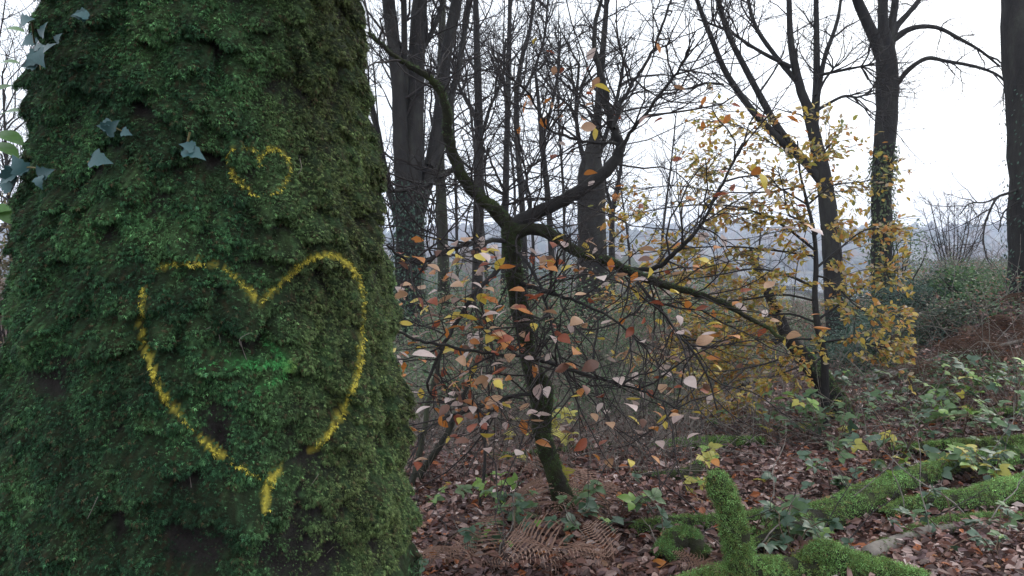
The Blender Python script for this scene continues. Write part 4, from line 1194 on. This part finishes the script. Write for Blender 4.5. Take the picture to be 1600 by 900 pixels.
spots = [  # pixel foot, canes, leaf scale, mix (green, dark, yellow, lime), label
    (1120, 765, 2, .10, (0, .1, .5, .4), 'bramble with lime and yellow leaves behind the upright stub'),
    (1180, 840, 3, .09, (.4, .5, .0, .1), 'dark bramble sprig at the foot of the upright stub'),
    (1240, 870, 3, .09, (.4, .6, 0, 0), 'bramble with blue green leaves between both front logs'),
    (1190, 700, 5, .10, (.5, .3, .1, .1), 'bramble spilling over the end of the middle log'),
    (1260, 690, 6, .10, (.5, .35, .05, .1), 'thick bramble below the leaning trunk'),
    (1330, 700, 7, .11, (.55, .25, .08, .12), 'wide bramble in the middle of the patch before the bank'),
    (1400, 720, 7, .11, (.5, .3, .1, .1), 'bramble arching over the long mossy log'),
    (1470, 745, 6, .11, (.35, .2, .3, .15), 'bramble with yellowing leaves beside the far end of the long log'),
    (1540, 760, 6, .10, (.35, .2, .3, .15), 'bramble with hanging yellow leaves near the log at the picture edge'),
    (1500, 690, 6, .10, (.55, .25, .05, .15), 'green bramble between the bank logs'),
    (1580, 690, 6, .10, (.55, .25, .05, .15), 'green bramble at the picture edge above the bank log'),
    (1570, 640, 6, .11, (.4, .2, .05, .35), 'light green bramble below the thick trunk at the edge'),
    (1420, 660, 6, .10, (.5, .3, .05, .15), 'bramble at the foot of the dark bank'),
    (1340, 655, 6, .10, (.35, .6, 0, .05), 'dark bramble beside the mossy foot of the leaning trunk'),
    (1490, 640, 4, .11, (.3, .2, .05, .45), 'lime bramble under the bare poles'),
    (1490, 835, 2, .09, (.2, .8, 0, 0), 'dark bramble sprig over the grey forked branch'),
    (1300, 770, 4, .09, (.4, .5, .05, .05), 'bramble leaning against the back of the long log'),
    (745, 800, 3, .08, (.2, .1, 0, .7), 'low lime green bramble seedling near the thin dark stick'),
    (850, 830, 4, .10, (.4, .5, 0, .1), 'dark green bramble at the foot of the crooked beech'),
    (960, 815, 4, .10, (.5, .35, 0, .15), 'bramble between the crooked beech and the low mossy branch'),
    (800, 865, 3, .08, (.3, .6, 0, .1), 'small blue green bramble in the front leaf litter'),
    (900, 725, 4, .10, (.05, 0, .85, .1), 'yellow leaved bramble beside the bent beech trunk'),
    (1560, 870, 2, .07, (.3, .6, 0, .1), 'small bramble sprig in the front corner'),
]
for px, py, nc, ls, mixw, lb_ in spots:
    b = on_ground(px, py)
    nc = nc + 1
    t = thing('bramble', lb_, 'bramble', b, 'brambles on the woodland floor')
    big_ = b[1] > 5
    canes = []
    for c in range(nc):
        a = g.uniform(0, 2 * math.pi)
        reach, hh = g.uniform(.25, .65) * (1.2 if big_ else .7), g.uniform(.18, .42) * (1.1 if big_ else .6)
        d = np.array([math.cos(a), math.sin(a), 0])
        p = b + np.array([d * reach * s + [0, 0, hh * (1 - (2 * s - 1.1) ** 2 / 1.3) - .02] for s in np.linspace(0, 1, 6)]) + g.normal(size=(6, 3)) * .015
        p[0] = b + d * .02 - [0, 0, .02]
        p = spline(p, 14)
        V, Q, T = tubes(p[None], np.linspace(.0035, .0016, 14)[None], 5)
        part(t, 'cane', mesh_np('bramble_cane', V - b, Q, T), M_CANE)
        for q in range(g.integers(5, 9)):
            s = g.integers(3, 14)
            az = g.uniform(0, 2 * math.pi)
            dd = np.array([math.cos(az), math.sin(az), g.uniform(-.3, .5)])
            kind = g.choice(['g', 'd', 'y', 'l'], p=np.array(mixw) / sum(mixw))
            nn = np.array([0, -.25, 1.0]) + g.normal(size=3) * .4
            leaf_obj(t, 'leaf', BR[kind], p[s], dd, nn, ls * g.uniform(.55, 1.15) * .72, b)

# ------------------------------------------------------------------ dead bracken
def frond(L, gen, droop):
    n = 17
    s = np.linspace(0, 1, n)
    ax = np.stack([gen.normal() * .06 * s ** 2, s * L * (1 - .25 * s * droop), L * (.55 * s - .75 * droop * s ** 2)], -1)
    acc = Acc()
    acc.add(*tubes(ax[None], np.linspace(.003, .001, n)[None], 4))
    for k in range(2, n):
        w = L * .34 * math.sin(min(1, (1.08 - s[k]) * 1.25) * math.pi / 2) * gen.uniform(.75, 1.1)
        for sx in (-1, 1):
            m = 8
            u_ = np.linspace(0, 1, m)
            dr = gen.uniform(.1, .5)
            pts = ax[k] + np.stack([sx * u_ * w, u_ * w * .35, -dr * u_ ** 2 * w], -1)
            wd = L * .0088 * (1 - u_ * .8) * np.where(np.arange(m) % 2, 1.7, .45)
            tn = unit(ax[k] - ax[k - 1])
            A, B = pts + tn * wd[:, None] + [0, 0, .004], pts - tn * wd[:, None] - [0, 0, .004]
            V = np.stack([A, pts, B], 1).reshape(-1, 3)
            Q = []
            for i in range(m - 1):
                a = 3 * i
                Q += [(a, a + 1, a + 4, a + 3), (a + 1, a + 2, a + 5, a + 4)]
            acc.add(V, Q)
    return acc.mesh('bracken_frond', False)
M_BRACK = leaf_mat('dead_bracken', (.19, .115, .085), (.42, .28, .22), .8, .3, .15, 12)
M_BRACKR = leaf_mat('red_bracken', (.055, .034, .026), (.14, .082, .058), .8, .25, .15, 12)
g = np.random.default_rng(81)
FR = [frond(1.0, g, d) for d in (.5, .8, 1.1, .65)]
for m in FR: m.materials.append(M_BRACK)
FRR = [m.copy() for m in FR]
for m in FRR:
    m.materials.clear(); m.materials.append(M_BRACKR)
for px, py, nf, L, lib, lb_ in [(825, 800, 5, .45, FR, 'dead bracken with curled pale fronds in front of the beech foot'), (915, 805, 5, .42, FR, 'pink brown dead bracken just behind the beech foot'), (885, 880, 5, .42, FR, 'large dead bracken with feathered fronds at the front'),
                                (960, 885, 4, .36, FR, 'dead bracken before the mossy root lump'), (690, 885, 4, .34, FR, 'dead bracken at the foot of the mossy tree'), (740, 890, 3, .34, FR, 'dead bracken in the front litter beside the thin stick'),
                                (1090, 890, 3, .25, FR, 'broken dead bracken at the foot of the front log'), (810, 745, 3, .34, FR, 'dead bracken behind the beech foot in the litter'), (1130, 905, 3, .25, FR, 'brown fern wrapped round the foot of the upright stub'),
                                (1480, 585, 18, .42, FRR, 'red brown bracken heap on the dark bank'), (1550, 560, 20, .45, FRR, 'red brown bracken heap below the thick edge trunk'), (1590, 545, 18, .45, FRR, 'bracken heap at the edge of the picture on the bank'), (1430, 590, 14, .36, FRR, 'low red bracken beside the holly bush'), (1520, 600, 18, .40, FRR, 'collapsed bracken between the heaps on the bank')]:
    b = on_ground(px, py)
    t = thing('dead_bracken', lb_, 'fern', b, 'dead bracken on the woodland floor')
    for k in range(nf):
        a = g.uniform(0, 2 * math.pi)
        o_ = np.array([g.normal() * .32, g.normal() * .25, 0]) if lib is FRR else np.zeros(3)
        o_[2] = float(terrain(b[0] + o_[0], b[1] + o_[1])) - b[2] + (abs(g.normal()) * .12 if lib is FRR else 0)
        leaf_obj(t, 'frond', lib[g.integers(4)], b + o_ + [0, 0, .01], np.array([math.cos(a), math.sin(a), g.uniform(.1, .8)]), np.array([0, 0, 1.0]) + g.normal(size=3) * .4, L * g.uniform(.55, 1.15), b)

# ------------------------------------------------------------------ green undergrowth, holly bush
g = np.random.default_rng(91)
def leaf_mass(n, centre_fn, pal, wts, s0, s1, upn=.8):
    P = centre_fn(n)
    m = len(P)
    D = g.normal(size=(m, 3)); D[:, 2] *= .5
    N = np.array([0, -.2, 1.0]) * upn + g.normal(size=(m, 3)) * .6
    V, T = blades(STV, STT, P, D, N, g.uniform(s0, s1, m))
    return V, T, np.repeat(pick(pal, wts, m, g) * (1 + .3 * noise3(P, 1.7, 7)[:, None]), len(STV), 0)
GPAL = [(0.07, 0.13, 0.07), (0.11, 0.18, 0.10), (0.19, 0.25, 0.16), (0.10, 0.18, 0.065), (0.28, 0.26, 0.20), (0.30, 0.16, 0.12)]
def under(n):
    y = g.uniform(6.3, 17, n)
    x = g.uniform(-.22, .75, n) * y
    p = np.stack([x, y, np.zeros(n)], -1)
    k = fbm(p, .7, 3, 23) + .42 * (x < .26 * y) + .2 * (y > 8.5) - .5 * sstep(.12, .2, x / y) * (1 - sstep(.30, .4, x / y)) * (y < 9)
    keep = k > .05
    x, y, k = x[keep], y[keep], k[keep]
    top = .10 + (.55 + .75 * sstep(7, 10, y) * (x < .3 * y)) * np.clip(k + .1, 0, 1)
    return np.stack([x, y, terrain(x, y) + top * g.random(len(x)) ** .7], -1)
def crest(n):
    y = g.uniform(12.5, 21, n)
    x = g.uniform(-.3, .55, n) * y
    p = np.stack([x, y, np.zeros(n)], -1)
    k = fbm(p, .5, 3, 29)
    top = (.45 + 1.1 * np.clip(k + .35, 0, 1)) * np.where(x > .36 * y, .55, 1)
    q = np.stack([x, y, terrain(x, y) + top * g.random(n) ** .8], -1)
    return q[noise3(q, 2.2, 31) > -.25]
acc = Acc()
V, T, C = leaf_mass(34000, crest, GPAL, [3, 3, 3, 2, 2.5, 3], .035, .075)
acc.add(V, None, T, C)
V, T, C = leaf_mass(85000, under, GPAL, [4, 4, 3, 4, 2, 2.5], .025, .06)
acc.add(V, None, T, C)
ug = bpy.data.objects.new('undergrowth', acc.mesh('undergrowth', False))
ug.data.materials.append(M_FOLI)
COL.objects.link(ug)
tag(ug, 'grey green tangle of ivy and bramble undergrowth under the trees', 'undergrowth', kind='stuff')
# thin stems all through the undergrowth
n = 3600
y = g.uniform(5.6, 20, n)
x = g.uniform(-.2, .75, n) * y
b = np.stack([x, y, terrain(x, y)], -1)
d = unit(np.stack([g.normal(size=n) * .8, g.normal(size=n) * .8, np.abs(g.normal(size=n)) * .9 + .15], -1))
L = g.uniform(.25, 1.0, n) * np.where(y > 11, 1.8, 1)
st = np.zeros((n, 6, 3)); st[:, 0] = b
for s in range(1, 6):
    st[:, s] = st[:, s - 1] + d * (L / 5)[:, None]
    d = unit(d + g.normal(size=(n, 3)) * .22 - [0, 0, .08])
near_n = 900
yb = g.uniform(4.7, 8.5, near_n)
xb = g.uniform(-.16, .27, near_n) * yb
bb = np.stack([xb, yb, terrain(xb, yb)], -1)
dn = unit(np.stack([g.normal(size=near_n) * .45, g.normal(size=near_n) * .45, np.abs(g.normal(size=near_n)) * .9 + .3], -1))
Ln = g.uniform(.3, 1.25, near_n)
sn = np.zeros((near_n, 8, 3)); sn[:, 0] = bb
for q in range(1, 8):
    sn[:, q] = sn[:, q - 1] + dn * (Ln / 7)[:, None]
    dn = unit(dn + g.normal(size=(near_n, 3)) * .2 - [0, 0, .06])
nr = np.linspace(.0032, .001, 8)[None].repeat(near_n, 0) * g.uniform(.6, 1.2, (near_n, 1))
sn2, nr2 = grow(sn, nr, 2, .3, .95, 45, 14, .25, .1, .0018, 0, .2, 5, 0, g)
NEAR_STEMS = [tubes(sn, nr, 3), tubes(sn2, nr2, 3)]
acc = Acc()
for q in NEAR_STEMS: acc.add(*q)
acc.add(*tubes(st, np.linspace(.005, .0015, 6)[None].repeat(n, 0) * g.uniform(.6, 1.2, (n, 1)), 3))
us = bpy.data.objects.new('undergrowth', acc.mesh('undergrowth_stems'))
us.data.materials.append(M_GREYTWIG)
COL.objects.link(us)
tag(us, 'dry stems and stalks standing through the undergrowth', 'undergrowth', kind='stuff')

def bush(name, label, px, py, Y, rx, rz, n, pal, wts, s0, s1, ry=.8):
    c = at(px, py, Y)
    b = np.array([c[0], c[1], float(terrain(c[0], c[1]))])
    t = thing(name, label, 'bush', b)
    def ell(n):
        q = unit(g.normal(size=(n, 3))) * g.random((n, 1)) ** .4
        p = q * [rx, ry, rz] + c
        p = p + .25 * rx * np.stack([fbm(p, 1.6, 2, 3), fbm(p, 1.6, 2, 4), fbm(p, 1.6, 2, 5)], -1)
        k = (noise3(p, 3.2, 77) > -.35) & (p[:, 2] > terrain(p[:, 0], p[:, 1]) + .02)
        return p[k]
    V, T, C = leaf_mass(n, ell, pal, wts, s0, s1)
    part(t, 'foliage', mesh_np(name + '_leaves', V - b, None, T, C, False), M_FOLI, None, 'stuff')
    k = 9
    st = np.array([spline(np.vstack([b + g.normal(size=3) * [.08, .08, 0], b + [g.normal() * rx * .4, g.normal() * .2, (c[2] - b[2])], c + g.normal(size=3) * [rx * .6, .3, rz * .4] + [0, 0, rz * .4]]), 10) for _ in range(k)])
    for q in range(k):
        V, Q, T = tubes(st[q:q + 1], np.linspace(.014, .004, 10)[None], 5)
        part(t, 'stem', mesh_np(name + '_stem', V - b, Q, T), M_TWIG)
HP = [(0.03, 0.065, 0.05), (0.045, 0.09, 0.06), (0.07, 0.12, 0.09), (0.10, 0.15, 0.13)]
bush('holly_bush', 'dark holly bush on the crest in front of the lake', 1425, 490, 11, 1.15, .55, 15000, HP, [4, 4, 3, 2], .025, .055)
bush('holly_bush', 'dark spreading bush below the forked tree', 1375, 545, 9.5, .9, .4, 9000, HP, [3, 4, 3, 2], .025, .05)
bush('holly_bush', 'dark tangled bush on the bank below the leafy shrub', 1500, 515, 9.2, .8, .35, 8000, [(0.03, 0.05, 0.035), (0.05, 0.075, 0.05), (0.09, 0.07, 0.05), (0.12, 0.11, 0.09)], [3, 3, 3, 1], .03, .06)
bush('leafy_shrub', 'light green leafy shrub on the crest beside the bare shrub', 1520, 448, 10.5, .55, .28, 1500, [(0.06, 0.12, 0.05), (0.09, 0.16, 0.06), (0.05, 0.09, 0.05)], [3, 3, 2], .05, .095)
bush('evergreen_shrub', 'dark evergreen bush in the hollow under the beech boughs', 1085, 612, 8.6, .75, .33, 7000, HP, [4, 4, 2, 1], .025, .05)
bush('evergreen_shrub', 'pale green young tree foliage round the foot of the forked tree', 1400, 385, 13.4, .5, .55, 1500, [(0.06, 0.11, 0.06), (0.10, 0.16, 0.09), (0.14, 0.19, 0.10)], [3, 3, 2], .04, .07)
bush('evergreen_shrub', 'low green bush in the clearing past the crooked beech', 985, 625, 7.4, .75, .28, 6000, GPAL[:4], [4, 4, 2, 4], .03, .055)
bush('evergreen_shrub', 'low grey green bush at the foot of the coppiced tree', 690, 610, 7.6, .7, .38, 6000, GPAL[:5], [4, 4, 3, 4, 2], .03, .055)
bush('evergreen_shrub', 'grey green thicket bush behind the crooked beech trunk', 720, 560, 9, 1.0, .5, 7000, GPAL, [4, 4, 3, 3, 2, 1], .03, .06)
bush('evergreen_shrub', 'grey green thicket bush between stout trunk and beech', 900, 560, 9.5, .9, .45, 6000, GPAL, [4, 4, 3, 3, 2, 1], .03, .06)
bush('evergreen_shrub', 'dull bush filling the gap beside the mossy tree on the sky side', -10, 420, 9, .8, 1.0, 5000, [(0.16, 0.13, 0.08), (0.10, 0.11, 0.06), (0.22, 0.17, 0.10)], [3, 3, 2], .04, .08)

# ivy climbing the forked tree and the coppiced stems
def climbing_ivy(root, base, pts, Y, w, n, pal, wts, s0, s1):
    path = px_path(pts, Y, 60)
    i = g.integers(0, 60, n)
    a = g.uniform(0, 2 * math.pi, n)
    r = w * Y / FPX / 2 * g.uniform(.9, 1.35, n)
    P = path[i] + np.stack([np.cos(a) * r, np.sin(a) * r, g.normal(size=n) * .05], -1)
    D = np.stack([np.cos(a) * .5, np.sin(a) * .5, -np.ones(n)], -1) + g.normal(size=(n, 3)) * .4
    N = np.stack([np.cos(a), np.sin(a), np.full(n, .5)], -1) + g.normal(size=(n, 3)) * .3
    V, T = blades(LTV, LTT, P, D, N, g.uniform(s0, s1, n))
    part(root, 'ivy', mesh_np('climbing_ivy', V - base, None, T, np.repeat(pick(pal, wts, n, g), len(LTV), 0), False), M_FOLI, None, 'stuff')
climbing_ivy(tall, tall_b, [(1378, 470), (1378, 382), (1378, 289), (1382, 230)], 13, 32, 1700, [(0.09, 0.13, 0.06), (0.14, 0.17, 0.08), (0.06, 0.10, 0.05)], [3, 2, 3], .04, .075)
climbing_ivy(edge_t, edge_b, [(1620, 460), (1616, 400), (1614, 300), (1608, 150)], 9, 66, 900, HP, [3, 3, 2, 1], .03, .05)
cop = bpy.data.objects['coppiced_tree']
climbing_ivy(cop, np.array(cop.location), [(645, 570), (640, 480), (637, 380), (642, 290)], 10, 42, 2600, HP, [4, 3, 2, 1], .035, .06)

# evergreen sprig at the sky side of the mossy trunk
g = np.random.default_rng(95)
M_LAUREL = leaf_mat('evergreen_leaf', (0.05, 0.12, 0.03), (0.10, 0.22, 0.05), .35, .35, .5, 6)
lau = fan_leaf('evergreen_leaf', BEECH, .15, .4, M_LAUREL)
lb0 = np.array([-2.55, 2.9, float(terrain(-2.55, 2.9))])
ls_ = thing('evergreen_sapling', 'evergreen sapling with glossy green leaves peeping out behind the mossy trunk', 'sapling', lb0)
stem = spline(np.vstack([lb0, at(-70, 420, 2.9), at(-35, 250, 2.85), at(-10, 120, 2.8)]), 20)
V, Q, T = tubes(stem[None], np.linspace(.014, .005, 20)[None], 7)
part(ls_, 'stem', mesh_np('evergreen_stem', V - lb0, Q, T), M_BARKG)
for (x, y, s, a) in [(2, 180, 44, 15), (0, 205, 48, -20), (-4, 222, 46, -25), (2, 318, 40, -50), (-6, 338, 44, 20), (0, 100, 36, 10), (-12, 150, 40, 30), (10, 45, 34, 0), (-30, 280, 44, 60), (-40, 200, 44, 160)]:
    leaf_obj(ls_, 'leaf', lau, at(x - 6, y, 2.8), np.array([math.cos(R(a)), -.1, math.sin(R(a))]), np.array([0, -.6, .8]) + g.normal(size=3) * .3, s * 2.8 / FPX, lb0)

# ------------------------------------------------------------------ valley haze
hz = Acc()
x0, x1, y0, y1, z0, z1 = -1320, 1320, -320, 1320, -16.5, 75
hv = np.array([(x, y, z) for z in (z0, z1) for y in (y0, y1) for x in (x0, x1)], float)
hq = [(0, 2, 3, 1), (4, 5, 7, 6), (0, 1, 5, 4), (2, 6, 7, 3), (0, 4, 6, 2), (1, 3, 7, 5)]
haze = bpy.data.objects.new('haze', mesh_np('haze', hv, hq, None, None, False))
COL.objects.link(haze)
hm = bpy.data.materials.new('haze')
hm.use_nodes = True
hn = hm.node_tree
hn.nodes.clear()
ho = hn.nodes.new('ShaderNodeOutputMaterial')
pv = hn.nodes.new('ShaderNodeVolumePrincipled')
pv.inputs['Color'].default_value = (0.72, 0.81, 1.0, 1)
pv.inputs['Density'].default_value = 0.0008
pv.inputs['Anisotropy'].default_value = 0.25
hn.links.new(pv.outputs[0], ho.inputs['Volume'])
haze.data.materials.append(hm)
tag(haze, 'pale bluish winter haze hanging over the valley and woodland', 'haze', kind='stuff')
